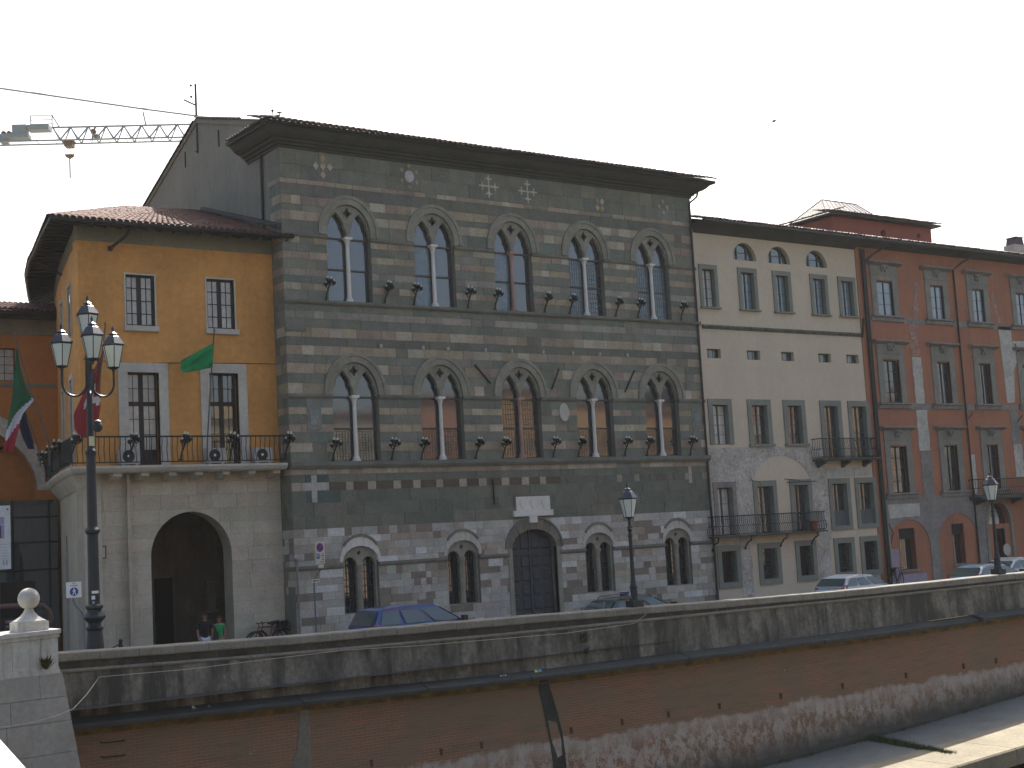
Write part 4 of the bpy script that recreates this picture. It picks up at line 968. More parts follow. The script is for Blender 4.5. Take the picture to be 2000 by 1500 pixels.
for s in (-1, 1): b.box(66.58+s*1.10-.12, 66.58+s*1.10+.12, RY-.08, RY+.2, 0, 3.0)
b.build('door_surround', M['redtrim'], red)
patch(ragged(57.42, 58.05, .0, 2.05, .03), M['lilac'], .04, 'lilac_paint_patch'); patch(ragged(58.05, 60.1, 0, .72, .02), M['lilac'], .042, 'lilac_paint_patch')
for a, e, z0, z1 in GWR[:2]:
    mb = MB(); mb.box(a, e, RY+.34, RY+.38, z0, z1); win = mb.build('barred_window', M['glass'], red)
    mb = MB()
    for k in range(8): x = a+(e-a)*(k+.5)/8; mb.tube([(x, RY+.06, z0), (x, RY+.06, z1)], .012, 4)
    mb.box(a, e, RY+.1, RY+.14, z1-.55, z1); mb.box(a-.02, a+.05, RY+.02, RY+.3, z0, z1); mb.build('bars', M['iron'], win)
    mb = MB(); mb.box(a-.1, e+.1, RY-.08, RY+.1, z0-.12, z0); mb.build('sill', M['patch_grey'], win)
b = MB(); b.box(65.6, 67.56, RY+.3, RY+.34, 2.98, 4.16); b.build('lunette_window', M['glass'], red)
b = MB(); b.box(66.12, 67.02, RY+.25, RY+.3, 0, 2.74); d = b.build('door', M['wood'], red)
b = MB(); b.box(67.0, 67.05, RY-.02, RY+.2, 0, 2.76); b.box(66.1, 67.0, RY-.02, RY+.2, 2.72, 2.76); b.build('door_frame', M['redtrim'], d)
eaves(red, RX0+.02, RX1, 17.72, 17.98, .74)
b = MB()
for x in (57.02, 57.17): b.tube([(x, RY-.10, 17.6), (x+.01, RY-.10, 0)], .065, 7)
b.tube([(58.35, RY-.7, 17.75), (57.6, RY-.3, 17.3), (57.17, RY-.10, 16.9)], .05, 6); b.build('drainpipe', M['gutter'], red)
b = MB(); b.tube([(65.6, RY-.7, 17.75), (64.9, RY-.35, 17.35), (64.5, RY-.08, 17.0), (64.52, RY-.08, 0)], .05, 6); b.build('drainpipe', M['gutter'], red)
b = MB(); b.tube([(57.33, RY-.12, 2.7), (57.33, RY-.12, 0)], .03, 5); b.build('drainpipe', M['travertine'], red)
b = MB(); b.tube([(57.42, RY-.05, 3.35), (57.72, RY-.05, 2.85), (57.45, RY-.05, 2.3)], .025, 4); b.build('wall_cable', M['iron'], red)
for p, q in (((69.4, 13.05), (69.75, 12.6)), ((64.62, 8.75), (65.05, 9.1)), ((69.0, 8.6), (69.5, 8.95))): b = MB(); b.tube([(p[0], RY-.1, p[1]), (q[0], RY-.1, q[1])], .03, 4); b.build('tie_bar', M['iron'], red)
o = balcony(red, 64.2, 76.5, .8, 4.50, 5.42, .12, .16, (64.8, 68.0, 71.5), .14, False)
# roof chimney and roof room
b = MB(); b.box(75.75, 76.95, 51.6, 52.4, 19.0, 20.05); ch = b.build('chimney', M['travertine'], red)
b = MB(); b.prism([(75.9, 51.65, 20.05), (76.8, 51.65, 20.05), (76.68, 51.65, 20.5), (76.05, 51.65, 20.5)], (0, .7, 0)); b.box(75.98, 76.75, 51.62, 52.38, 20.5, 20.56); b.build('chimney_cap', plain('sooty_cap', (.09, .06, .075), .8), ch)
QY = 53.0
roof_room = thing('roof_room', 'dull red roof storey with a glass skylight rising behind the tiled eaves', 'roof storey', (61, QY, 17.5))
b = MB(); b.plate([rect_loop(60.9, 69.55, 17.5, 20.85), [(65.15+.22*math.cos(2*math.pi*i/14), 20.15+.24*math.sin(2*math.pi*i/14)) for i in range(14)], rect_loop(68.2, 68.5, 20.15, 20.4)], QY, .3)
b.box(60.9, 61.2, QY+.3, 60.5, 17.5, 20.85); b.box(69.25, 69.55, QY+.3, 60.5, 17.5, 20.85); b.build('wall', M['pent'], roof_room)
b = MB(); b.box(64.8, 65.5, QY+.2, QY+.25, 19.8, 20.5); b.box(68.1, 68.6, QY+.2, QY+.25, 20.1, 20.5); b.build('round_window', M['glass'], roof_room)
b = MB(); ev = [(60.45, 60.5), (60.45, QY-.45), (69.95, QY-.45), (69.95, 60.5)]
b.sweep(ev, [(-.9, 20.80), (0, 20.83), (0.02, 20.93), (-.9, 20.98)]); b.build('eaves', M['gutter'], roof_room)
b = MB(); zp = 20.95; b.quad([(60.45, QY-.45, zp), (69.95, QY-.45, zp), (68.0, 56.0, zp+.7), (63.2, 56.0, zp+.7)]); b.quad([(60.45, QY-.45, zp), (63.2, 56.0, zp+.7), (63.2, 58.6, zp+.7), (60.45, 60.5, zp)]); b.quad([(69.95, QY-.45, zp), (69.95, 60.5, zp), (68.0, 58.6, zp+.7), (68.0, 56.0, zp+.7)]); b.quad([(63.2, 58.6, zp+.7), (68, 58.6, zp+.7), (69.95, 60.5, zp), (60.45, 60.5, zp)]); rr = b.build('roof', M['tile_grey'], roof_room)
mb = MB()
for i in range(40):
    x = 60.5+.24*i
    for k in range(4): merge_tile(mb, (x, QY-.52+.38*k, 20.98+.38*k*.2+.015*(k % 2)+rnd.uniform(0, .03)), (rnd.uniform(-.06, .06), 1, .2))
for i in range(30):
    y = QY-.3+.26*i
    for k in range(3): merge_tile(mb, (60.38+.38*k, y, 20.98+.38*k*.26+rnd.uniform(0, .03)), (1, 0, .3))
mb.build('tile_rows', M['tile_grey'], rr, kind='stuff')
# glass skylight on top
skl = MB(); A, B_, C_, D2 = Vector((63.1, 55.3, 21.4)), Vector((68.9, 55.3, 21.4)), Vector((67.9, 57.2, 23.12)), Vector((64.86, 57.2, 23.12))
E_, F_ = Vector((63.1, 59.2, 21.4)), Vector((68.9, 59.2, 21.4))
for p, q in ((A, B_), (B_, C_), (C_, D2), (D2, A), (D2, E_), (C_, F_), (E_, F_), (A, E_), (B_, F_)): skl.tube([p, q], .035, 5)
for i in range(1, 9): t = i/9; skl.tube([A.lerp(B_, t), D2.lerp(C_, t)], .016, 4)
sk = skl.build('skylight', M['gutter'], roof_room)
for i in range(9):
    t0, t1 = i/9, (i+1)/9; mb = MB(); mb.quad([A.lerp(B_, t0), A.lerp(B_, t1), D2.lerp(C_, t1), D2.lerp(C_, t0)]); mb.build('skylight_pane', M['skylight'], sk)
mb = MB(); mb.quad([A, D2, E_]); mb.build('skylight_pane', M['skylight'], sk)
mb = MB(); mb.quad([B_, F_, C_]); mb.build('skylight_pane', M['skylight'], sk)
mb = MB(); mb.quad([E_, D2, C_, F_]); mb.build('skylight_pane', M['skylight'], sk)
# ================================================================== GROUND, RIVER, FAR BANK
def structure(name, mb, m, smooth=False): return mb.build(name, m, None, smooth, 'structure')
b = MB(); b.quad([(-1000, 36.6, -.004), (1000, 36.6, -.004), (1000, 1000, -.004), (-1000, 1000, -.004)]); structure('ground', b, mat('far_ground', (.16, .15, .12)))
b = MB(); b.quad([(-60, 37.3, .0), (160, 34, .0), (160, 46.3, .0), (-60, 46.3, .0)]); structure('road', b, M['asphalt'])
b = MB(); b.box(12, 110, 46.3, 47.98, -.2, .12); structure('pavement', b, mat('paving', (.22, .21, .19), fscale=6))
b = MB(); b.quad([(-400, -45, -5.4), (600, -45, -5.4), (600, 33.5, -5.4), (-400, 33.5, -5.4)]); structure('river_water', b, mat('river_water', (.025, .03, .02), rough=.08, var=.1, fvar=0, bump=.35, fscale=.9, bdist=.05))
b = MB(); b.quad([(-1000, -1000, -6.0), (1000, -1000, -6.0), (1000, 37.5, -6.0), (-1000, 37.5, -6.0)]); structure('river_bed', b, mat('river_bed', (.08, .075, .06)))
# houses of the opposite bank: seen only as reflections in the windows and as warm bounce light
b = MB(); rf = random.Random(3); x = -90.0
b.box(-400, 600, -47, -45, -6, 1.0, (.30, .22, .16)); b.box(-400, 600, -400, -47, -.3, .0, (.2, .19, .17))
pal = [(.27, .15, .06), (.28, .22, .13), (.22, .11, .07), (.26, .23, .18), (.28, .17, .08), (.23, .20, .16)]
while x < 190:
    w = rf.uniform(9, 16); h = rf.uniform(19, 25); c = rf.choice(pal)
    b.box(x, x+w-.05, -70, -57, 0, h, c); b.box(x-.1, x+w, -71, -56.3, h, h+.35, (.22, .12, .08))
    n = int(w/3)
    for i in range(n):
        for k in range(5): cx = x+w*(i+.5)/n; b.box(cx-.55, cx+.55, -57.2, -56.93, 1.2+k*3.6, 3.2+k*3.6, (.05, .055, .05))
    x += w
structure('opposite_bank', b, M['col'])

# ================================================================== EMBANKMENT WALL
PXS = [10.6, 17.9, 25.4, 30.3, 35.7, 41.2, 50.0, 70.0]
def interp(x, t):
    for (a, va), (c, vc) in zip(t, t[1:]):
        if x <= c: break
    k = (x-a)/(c-a); return va+(vc-va)*k
def yp(x): return 37.0-.05*(x-12)
ZT = [(11.7, 1.42), (17.9, 1.31), (25.5, 1.27), (30.3, 1.21), (35.7, 1.15), (41.2, 1.13), (50, 1.17), (60, 1.2)]
ZL = [(11.7, -.26), (17.8, -.34), (25.2, -.44), (35.3, -.40), (41, -.36), (49.8, -.23), (60, -.1)]
ZB = [(11.7, -5.2), (20, -5.2), (36.7, -4.44), (43, -4.03), (49, -3.54), (60, -2.8)]
emb = thing('embankment_wall', 'long brick embankment wall with stained parapet and stone ledge along the river', 'wall', (12, 37, 0))
M['parapet'] = mat('stained_parapet', (.185, .172, .138), var=.35, scale=.7, fvar=.4, fscale=7, streak=.88, sc=(.034, .035, .027), sscale=(1.5, 1.5, .34), srange=(.42, .60), blotch=.75, bc=(.07, .07, .058), bscale=.8, bump=.5)
def wall_strip(name, m, prof, x0=10.4, x1=62, step=1.2, jit_=0):
    """profile: list of (offset towards the river, z function)"""
    mb = MB(); n = int((x1-x0)/step); base = 0
    for i in range(n+1):
        x = x0+(x1-x0)*i/n
        for off, zf in prof: mb.v.append((x, yp(x)-off+rnd.uniform(-jit_, jit_), zf(x)))
    k = len(prof)
    for i in range(n):
        for j in range(k-1): mb.f.append((i*k+j, (i+1)*k+j, (i+1)*k+j+1, i*k+j+1)); mb.c.append(None); mb.m.append(0)
    return mb.build(name, m, emb)
zt = lambda d: (lambda x: interp(x, ZT)+d)
ZM = [(11.7, -.47), (25.4, -.50), (35.7, -.36), (50, -.35), (62, -.35)]
zm = lambda d: (lambda x: interp(x, ZT)+interp(x, ZM)+d)
zl = lambda d: (lambda x: interp(x, ZL)+d)
zb = lambda d: (lambda x: interp(x, ZB)+d)
wall_strip('parapet', M['parapet'], [(-.5, lambda x: -.1), (-.5, zt(-.22)), (.02, zt(-.22)), (.03, zm(.0)), (.09, zl(.02)), (-.3, zl(0))])
wall_strip('brick_course', mat('dark_brick', (.05, .042, .032), var=.4, scale=1.2, fvar=.5, fscale=9, blotch=.4, bc=(.16, .12, .08), bscale=2.5, bump=.5), [(.0, zt(-.22)), (.045, zt(-.23)), (.045, zm(.02)), (0, zm(.01))])  # dark blotched brick strip between coping and roll moulding
x = 10.6
while x < 62:      # coping stones, one by one
    w = rnd.uniform(.92, 1.08) if rnd.random() < .8 else rnd.uniform(1.2, 1.5); x2 = x+w; mb = MB(); g = .007; e = rnd.uniform(-.008, .008)
    z0, z1 = interp(x, ZT), interp(x2, ZT); ya, yb = yp(x), yp(x2)
    prof = [(.10, -.225), (.115, -.19), (.115, -.03), (.09, 0), (-.50, .012), (-.53, -.03), (-.53, -.225)]
    n = len(mb.v); k = len(prof)
    for (xx, yy, zz) in ((x+g, ya, z0), (x2-g, yb, z1)):
        for o_, dz in prof: mb.v.append((xx, yy-o_+e*.6, zz+dz+e))
    for j in range(k): j2 = (j+1) % k; mb.f.append((j, k+j, k+j2, j2))
    mb.f.append(tuple(range(k))); mb.f.append(tuple(range(2*k-1, k-1, -1))); mb.c = [None]*len(mb.f); mb.m = [0]*len(mb.f)
    mb.build('coping_stone', M['cope'], emb); x = x2
x = 11.6
while x < 62:      # roll moulding pieces
    x2 = x+rnd.uniform(2.2, 3.0); mb = MB(); mb.tube([(x+.01, yp(x)-.06, interp(x, ZT)+interp(x, ZM)), (x2-.01, yp(x2)-.06, interp(x2, ZT)+interp(x2, ZM))], .05, 8); mb.build('roll_moulding', M['cope'], emb); x = x2
x = 11.75
while x < 62:      # ledge slabs
    x2 = x+rnd.uniform(1.5, 2.6); e = rnd.uniform(-.012, .012); o_ = .60+rnd.uniform(-.04, .03); g = .01; mb = MB()
    if 43.9 < x < 45.3: o_ -= .2; e -= .05
    prof = [(-.1, .03), (.05, .02), (o_, -.12), (o_+.01, -.15), (o_-.03, -.25), (-.1, -.27)]; k = len(prof)
    for xx in (x+g, x2-g):
        for o2, dz in prof: mb.v.append((xx, yp(xx)-o2, interp(xx, ZL)+dz+e))
    for j in range(k): j2 = (j+1) % k; mb.f.append((j, k+j, k+j2, j2))
    mb.f.append(tuple(range(k))); mb.f.append(tuple(range(2*k-1, k-1, -1))); mb.c = [None]*len(mb.f); mb.m = [0]*len(mb.f)
    mb.build('ledge_slab', M['ledge'], emb); x = x2
# brick face with lime remains and moss: own material
def brick_face_mat():
    m = mat('river_brick', (.2, .1, .06), rough=.92, var=0, fvar=0, bump=0); nt = m.node_tree; N = nt.nodes; L = nt.links; bs = N["Principled BSDF"]
    geo = N.new("ShaderNodeTexCoord"); sep = N.new("ShaderNodeSeparateXYZ"); L.new(geo.outputs["Object"], sep.inputs[0])
    def mp(v, a, b_, lo, hi):
        r = N.new("ShaderNodeMapRange"); L.new(v, r.inputs[0])
        for i, q in zip((1, 2, 3, 4), (a, b_, lo, hi)): r.inputs[i].default_value = q
        return r.outputs[0]
    def nz(s, sc_=(1, 1, 1), d=6, r_=.65):
        q = N.new("ShaderNodeMapping"); q.inputs["Scale"].default_value = sc_; L.new(geo.outputs["Object"], q.inputs[0]); n = N.new("ShaderNodeTexNoise")
        n.inputs["Scale"].default_value = s; n.inputs["Detail"].default_value = d; n.inputs["Roughness"].default_value = r_; L.new(q.outputs[0], n.inputs["Vector"]); return n.outputs["Fac"]
    def ma(op, a, b_):
        q = N.new("ShaderNodeMath"); q.operation = op
        for i, v in enumerate((a, b_)):
            if isinstance(v, (int, float)): q.inputs[i].default_value = v
            else: L.new(v, q.inputs[i])
        return q.outputs[0]
    def mix(f, a, b_):
        q = N.new("ShaderNodeMix"); q.data_type = 'RGBA'
        if isinstance(f, float): q.inputs[0].default_value = f
        else: L.new(f, q.inputs[0])
        for i, v in ((6, a), (7, b_)):
            if isinstance(v, tuple): q.inputs[i].default_value = (*v, 1)
            else: L.new(v, q.inputs[i])
        return q.outputs[2]
    cb = N.new("ShaderNodeCombineXYZ"); L.new(sep.outputs[0], cb.inputs[0]); L.new(sep.outputs[2], cb.inputs[1])
    br = N.new("ShaderNodeTexBrick"); L.new(cb.outputs[0], br.inputs["Vector"]); br.inputs["Scale"].default_value = 1.0
    br.inputs["Brick Width"].default_value = .30; br.inputs["Row Height"].default_value = .085; br.inputs["Mortar Size"].default_value = .010
    br.inputs["Color1"].default_value = (.25, .115, .062, 1); br.inputs["Color2"].default_value = (.19, .107, .062, 1); br.inputs["Mortar"].default_value = (.24, .195, .125, 1); br.inputs["Bias"].default_value = -.1
    c = mix(mp(nz(.45), .42, .60, 0, .9), br.outputs["Color"], (.185, .14, .082))
    c = mix(mp(nz(1.6, (.35, 1, 3.5), 8, .75), .50, .66, 0, .6), c, (.30, .135, .085)); c = mix(mp(nz(1.9, (.4, 1, 4.0), 8, .75), .52, .68, 0, .55), c, (.12, .085, .05))
    c = mix(mp(nz(1.8, (1, 1, 2.2), 8, .7), .675, .70, 0, .9), c, (.50, .44, .36))
    zn = ma('ADD', sep.outputs[2], ma('MULTIPLY', ma('SUBTRACT', nz(.55), .5), .9)); zn = ma('ADD', zn, ma('MULTIPLY', ma('SUBTRACT', nz(4.0), .5), .35))
    zn = ma('SUBTRACT', zn, ma('MULTIPLY', ma('SUBTRACT', sep.outputs[0], 23), .014))
    f_w = mp(zn, -2.50, -2.62, 0, 1); f_holes = mp(nz(2.4, (1.2, 1, .8), 12, .82), .47, .545, 0, 1.0); f_holes = ma('MAXIMUM', f_holes, mp(nz(7, (1, 1, 1), 6, .8), .58, .63, 0, .9)); f_holes = ma('MULTIPLY', f_holes, mp(zn, -2.7, -3.2, .35, 1.0))
    lime_c = mix(mp(nz(1.5), .35, .65, 0, 1), (.36, .30, .255), (.42, .375, .305))
    c = mix(ma('MULTIPLY', f_w, ma('SUBTRACT', 1.0, f_holes)), c, lime_c)
    c = mix(ma('MULTIPLY', f_w, mp(nz(1.0, (2.4, 2.4, .3)), .52, .68, 0, .35)), c, (.15, .125, .095))
    z2 = ma('SUBTRACT', ma('ADD', sep.outputs[2], ma('MULTIPLY', ma('SUBTRACT', nz(1.0), .5), 1.0)), ma('MULTIPLY', ma('SUBTRACT', sep.outputs[0], 25), .065))
    c = mix(mp(z2, -3.35, -4.2, 0, .95), c, (.055, .058, .046))
    z3 = ma('SUBTRACT', sep.outputs[2], ma('MULTIPLY', ma('SUBTRACT', nz(2.0), .5), .2))
    L.new(c, bs.inputs["Base Color"])
    bp = N.new("ShaderNodeBump"); bp.inputs["Strength"].default_value = .6; bp.inputs["Distance"].default_value = .02; L.new(ma('ADD', br.outputs["Fac"], nz(9)), bp.inputs["Height"]); L.new(bp.outputs[0], bs.inputs["Normal"])
    return m
wall_strip('brick_face', brick_face_mat(), [(.0, zl(-.2)), (.06, zl(-.55)), (.12, lambda x: -1.5), (.22, lambda x: -2.6), (.30, zb(.35)), (.34, zb(.1)), (.36, zb(-1.0))], step=.6)
wall_strip('lichen_band', mat('yellow_lichen', (.15, .095, .022), var=.5, scale=2.5, fvar=.4, fscale=6, blotch=.8, bc=(.06, .055, .035), bscale=1.5), [(.03, zl(-.26)), (.065, zl(-.27)), (.085, zl(-.42)), (.06, zl(-.46))], step=.5)
def stain(name, pts, m, off=.03):
    mb = MB(); P = [(x, yp(x)-interp(max(-z, .2), [(.2, 0), (.8, .06), (1.5, .12), (2.6, .22), (4.2, .31), (6, .36)])-.02, z) for x, z in pts]; mb.prism(P, (0, .04, 0)); return mb.build(name, m, emb)
stain('dark_growth', [(26.32, -.66), (26.5, -.62), (26.62, -.8), (26.72, -1.2), (26.86, -1.8), (26.95, -2.4), (26.98, -3.0), (27.0, -4.6), (26.56, -4.6), (26.5, -3.0), (26.42, -2.3), (26.34, -1.6), (26.28, -1.0)], mat('damp_growth', (.028, .032, .026), var=.3, scale=3, fvar=.5, fscale=12, blotch=.5, bc=(.06, .06, .05), bump=.6), .13)
stain('cement_streak', [(18.25, -.62), (18.45, -.6), (18.5, -1.2), (18.45, -2.0), (18.5, -3.0), (17.3, -3.0), (17.75, -2.4), (18.05, -1.8), (18.18, -1.1)], mat('cement_wash', (.17, .155, .12), var=.2, fvar=.3), .125)
for i, x in enumerate((20.3, 22.6, 24.0, 27.3, 29.3, 31.2, 33.4, 36.2, 39.2, 42.5, 45.7, 47.6)):
    mb = MB(); z = -2.42+.022*(x-22)*(.6); mb.box(x-.04, x+.04, yp(x)-.235, yp(x)-.1, z-.14, z+.06); mb.build('drain_hole', mat('rust', (.085, .032, .022)) if i == 0 else bpy.data.materials['rust'], emb)
for k in range(3):      # iron rungs at the bridge end
    z = -.96-.37*k; mb = MB(); mb.tube([(12.6, yp(12.6)+.0, z+.03), (12.6, yp(12.6)-.2, z), (13.2, yp(13.2)-.2, z-.02), (13.2, yp(13.2), z+.01)], .017, 5); mb.build('iron_rung', M['iron'], emb)
# weeds in joints
def tuft(label, p, r, n, h, m=None, cat='weed', up=(0, -.5, .8)):
    t = thing('weed_tuft', label, cat, p)
    mb = MB(); u0 = Vector(up).normalized()
    for i in range(n):
        d = (u0+Vector((rnd.uniform(-1, 1), rnd.uniform(-.5, .2), rnd.uniform(-.6, .6)))*.75).normalized(); l = h*rnd.uniform(.5, 1.1); s = Vector((rnd.uniform(-1, 1), rnd.uniform(-1, 1), rnd.uniform(-1, 1))).cross(d).normalized()*.012
        q = Vector(p)+Vector((rnd.uniform(-r, r), rnd.uniform(-.03, .0), rnd.uniform(-r, r)))
        mb.quad([q-s, q+s, q+d*l*.6+s*1.6, q+d*l*.6-s*1.6]); mb.quad([q+d*l*.6-s*1.6, q+d*l*.6+s*1.6, q+d*l])
    mb.build('foliage', m or M['grass'], t)
tuft('small green weed growing from the parapet wall right of centre', (28.05, yp(28)-.07, .35), .1, 60, .28)
tuft('thin weed hanging low on the stained parapet wall', (28.1, yp(28.1)-.12, -.05), .06, 30, .22)
# ---- river walk with sunlit kerb
def zw(x): return interp(x, ZB)
b = MB(); n = 20
for i in range(n):
    xa, xb = 14+46*i/n, 14+46*(i+1)/n
    b.quad([(xa, 32.3-.05*(xa-38), zw(xa)-.02), (xb, 32.3-.05*(xb-38), zw(xb)-.02), (xb, yp(xb)-.2, zw(xb)), (xa, yp(xa)-.2, zw(xa))])
structure('river_walk', b, mat('concrete_walk', (.155, .16, .145), var=.15, scale=.7, fvar=.15, fscale=6, streak=0, blotch=.3, bc=(.10, .11, .095)))
kerb = thing('river_kerb', 'sunlit pale stone kerb along the edge of the riverside walk', 'kerb', (40, 31, -5))
x = 30.0
while x < 58:
    x2 = x+rnd.uniform(2.4, 3.2); mb = MB(); g = .012
    f = lambda xx: 32.4-.05*(xx-38)
    n = 0; mb.v = []
    for xx in (x+g, x2-g):
        y = f(xx); z = zw(xx)
        mb.v += [(xx, y, z+.015), (xx, y-2.5, z+.0), (xx, y-2.56, z-.05), (xx, y-2.56, z-.55), (xx, y, z-.6)]
    for j in range(5): j2 = (j+1) % 5; mb.f.append((j, 5+j, 5+j2, j2))
    mb.f += [(0, 1, 2, 3, 4), (9, 8, 7, 6, 5)]; mb.c = [None]*7; mb.m = [0]*7
    mb.build('kerb_stone', mat('kerb_stone', (.22, .19, .13), var=.2, fvar=.25) if x == 30.0 else bpy.data.materials['kerb_stone'], kerb); x = x2
# grass: along a joint of the walk and at the foot of the wall
mb = MB(); rg = random.Random(5)
for i in range(5200):
    if i < 3200:
        t = rg.random(); x = 40.15-t*.70+rg.gauss(0, .09); y = 35.2-t*4.1+rg.gauss(0, .10); h = rg.uniform(.05, .22)*(1.25-t*.7)
    else:
        x = rg.uniform(33, 52); y = yp(x)-.34-abs(rg.gauss(0, .10)); h = rg.uniform(.03, .16)*(1 if math.sin(x*2.1)+math.sin(x*5.3) > .3 else .4)
    z = zw(x)-.01; a = rg.uniform(0, 6.28); s = Vector((math.cos(a), math.sin(a), 0))*.012; d = Vector((rg.gauss(0, .3), rg.gauss(0, .3), 1))*h; p = Vector((x, y, z))
    mb.quad([p-s, p+s, p+d])
mb.build('grass', M['grass'], None, kind='stuff')
# ================================================================== BRIDGE END
M['bridge'] = mat('bridge_marble', (.50, .48, .42), var=.12, scale=1, fvar=.15, fscale=8, streak=.55, sc=(.20, .19, .15), sscale=(5, 5, .5), blotch=.25, bc=(.36, .335, .28))
M['pier'] = mat('pier_stone', (.30, .285, .245), var=.16, scale=.8, fvar=.18, fscale=7, blotch=.4, bc=(.22, .205, .17), bscale=1)
pier = thing('bridge_end_pier', 'pale stone bridge end block rising above a battered stone pier', 'bridge pier', (10.5, 36, 0))
AY = 35.3
def face_y(x): return AY+.14*(x-11.06)      # front face slightly turned
def fbox(mb, x0, x1, dz0, dz1, o, dep=1.6, c=None, sl=.02):
    P = []
    for x, z in ((x0, dz0), (x1, dz0), (x1, dz1), (x0, dz1)): P.append((x, face_y(x)-o, z+sl*(x-11.06)))
    mb.prism(P, (0, dep, 0), c)
for name, z0, z1, o, x1 in (('cap', 2.02, 2.12, .09, 11.12), ('upper_moulding', 1.93, 2.02, .04, 11.09), ('plinth_moulding', 1.14, 1.20, .03, 11.07), ('plinth', 1.05, 1.14, .05, 11.08)):
    mb = MB(); fbox(mb, 4.0, x1, z0, z1, o); mb.build(name, M['bridge'], pier)
xs_ = [4.0, 7.6, 9.9, 10.62, 11.06]
for a, e in zip(xs_, xs_[1:]): mb = MB(); fbox(mb, a+.006, e-.004, 1.20, 1.93, rnd.uniform(0, .01)); mb.build('parapet_panel', M['bridge'], pier)
zz2 = [1.05, .48, -.1, -.85, -1.6, -2.4, -3.3, -5.6]
for k in range(7):
    z1, z0 = zz2[k], zz2[k+1]; e0, e1 = 11.14+(1.05-z1)*.15, 11.14+(1.05-z0)*.15
    cuts = [4.0, 8.2, 10.55] if k == 0 else [4.0, 6.4+rnd.uniform(0, 1), 9.2+rnd.uniform(-.8, .9)]
    for i, a in enumerate(cuts):
        last = i == len(cuts)-1; ea, eb = (e1, e0) if last else (cuts[i+1], cuts[i+1]); o = .06+rnd.uniform(0, .012); g = .005
        P = [(a+g, face_y(a)-o-(1.05-z0)*.08, z0+g), (ea-g*(not last), face_y(ea)-o-(1.05-z0)*.08, z0+g), (eb-g*(not last), face_y(eb)-o-(1.05-z1)*.08, z1-g), (a+g, face_y(a)-o-(1.05-z1)*.08, z1-g)]
        mb = MB(); mb.prism(P, (0, 2.0, 0)); mb.build('pier_block', M['pier'], pier)
fin = thing('ball_finial', 'white marble ball on a flared pedestal atop the bridge end block', 'finial', (10.5, 36.0, 2.12))
FX, FYY = 10.5, 35.75
mb = MB(); mb.box(FX-.37, FX+.37, FYY-.37, FYY+.37, 2.10, 2.33); mb.build('base', M['bridge'], fin)
mb = MB(); r45 = math.pi/4; mb.lathe([(.455, 2.33), (.455, 2.36), (.40, 2.38), (.26, 2.46), (.16, 2.56), (.115, 2.64), (.10, 2.70)], (FX, FYY, 0), 4, rot=r45); mb.build('pedestal', M['bridge'], fin)
mb = MB(); mb.ball((FX, FYY, 2.90), .262, 18); mb.build('ball', M['bridge'], fin, smooth=True)
tuft('small brown and green weed growing from the bridge end block', (10.73, face_y(10.73)-.02, 1.22), .05, 90, .30, mat('dry_weed', (.10, .085, .03), var=.4), up=(0, -.4, .9))
# near bridge parapet whose sunlit top shows in the lower left corner
mb = MB(); e0, e1 = Vector((2.2, 8.9, 3.0)), Vector((1.35, 4.2, 3.0)); d = (e1-e0).normalized(); nrm = Vector((d.y, -d.x, 0)); nrm = nrm if nrm.x < 0 else -nrm
mb.obox(e0, e1-e0, nrm*.45, (0, 0, -.12)); mb.obox(e0+nrm*.06+Vector((0, 0, -.12)), e1-e0, nrm*.33, (0, 0, -1.0))
bp_ = thing('bridge_parapet', 'sunlit white marble bridge parapet at the lower left corner', 'parapet', (1.5, 6, 2))
mb.build('coping', M['marble'], bp_)
mb = MB(); mb.obox(e0+nrm*6+Vector((0, 0, -1.4)), e1-e0, -nrm*6.1, (0, 0, -.5)); structure('bridge_deck', mb, M['asphalt'])
# loose white cable slung along the wall
t = thing('slung_cable', 'thin white cable slung along the stained parapet wall to the lamp post', 'cable', (20, 36, .7))
pts = [(9.0, 34.7, .0), (9.6, 34.72, -.03), (10.25, 34.76, -.01), (10.8, 34.85, .06), (11.3, 35.0, .17), (11.9, 35.8, .40), (12.3, 36.4, .58), (12.6, yp(12.6)-.1, .72), (15, yp(15)-.12, .69), (17.3, yp(17.3)-.12, .74), (19.7, yp(19.7)-.12, .78), (22, yp(22)-.12, .70), (24.6, yp(24.6)-.12, .66), (27.3, yp(27.3)-.12, .62), (30.1, yp(30.1)-.13, .71), (30.6, yp(30.6)-.14, .97), (30.3, 36.28, 1.5), (30.2, 36.3, 2.4)]
mb = MB(); mb.tube(pts, .009, 5); mb.build('cable', M['travertine'], t)
# litter on the ledge
def litter(label, x, cs, s):
    z = interp(x, ZL)-.06; t = thing('litter', label, 'litter', (x, yp(x)-.3, z)); y = yp(x)-.3
    for i, c in enumerate(cs):
        mb = MB(); a = x+i*s*1.1; mb.quad([(a, y, z), (a+s, y-.03, z), (a+s*.9, y+.05, z+s*.7), (a+s*.2, y+.06, z+s*.9)], c); mb.quad([(a, y, z), (a+s, y-.03, z), (a+s*1.1, y-.12, z+.02), (a+.02, y-.1, z+.02)], c); mb.build('wrapper', M['col'], t)
litter('yellow and blue wrapper lying on the ledge right of centre', 26.0, [(.45, .55, .10), (.10, .35, .50)], .14)
litter('white and grey scraps lying on the ledge near centre', 24.75, [(.6, .6, .62), (.25, .3, .4), (.55, .5, .45)], .08)
litter('white paper scrap on the ledge at the left', 15.0, [(.6, .62, .62)], .1)
litter('pale blue scrap on the ledge at the left', 15.45, [(.25, .35, .5)], .07)
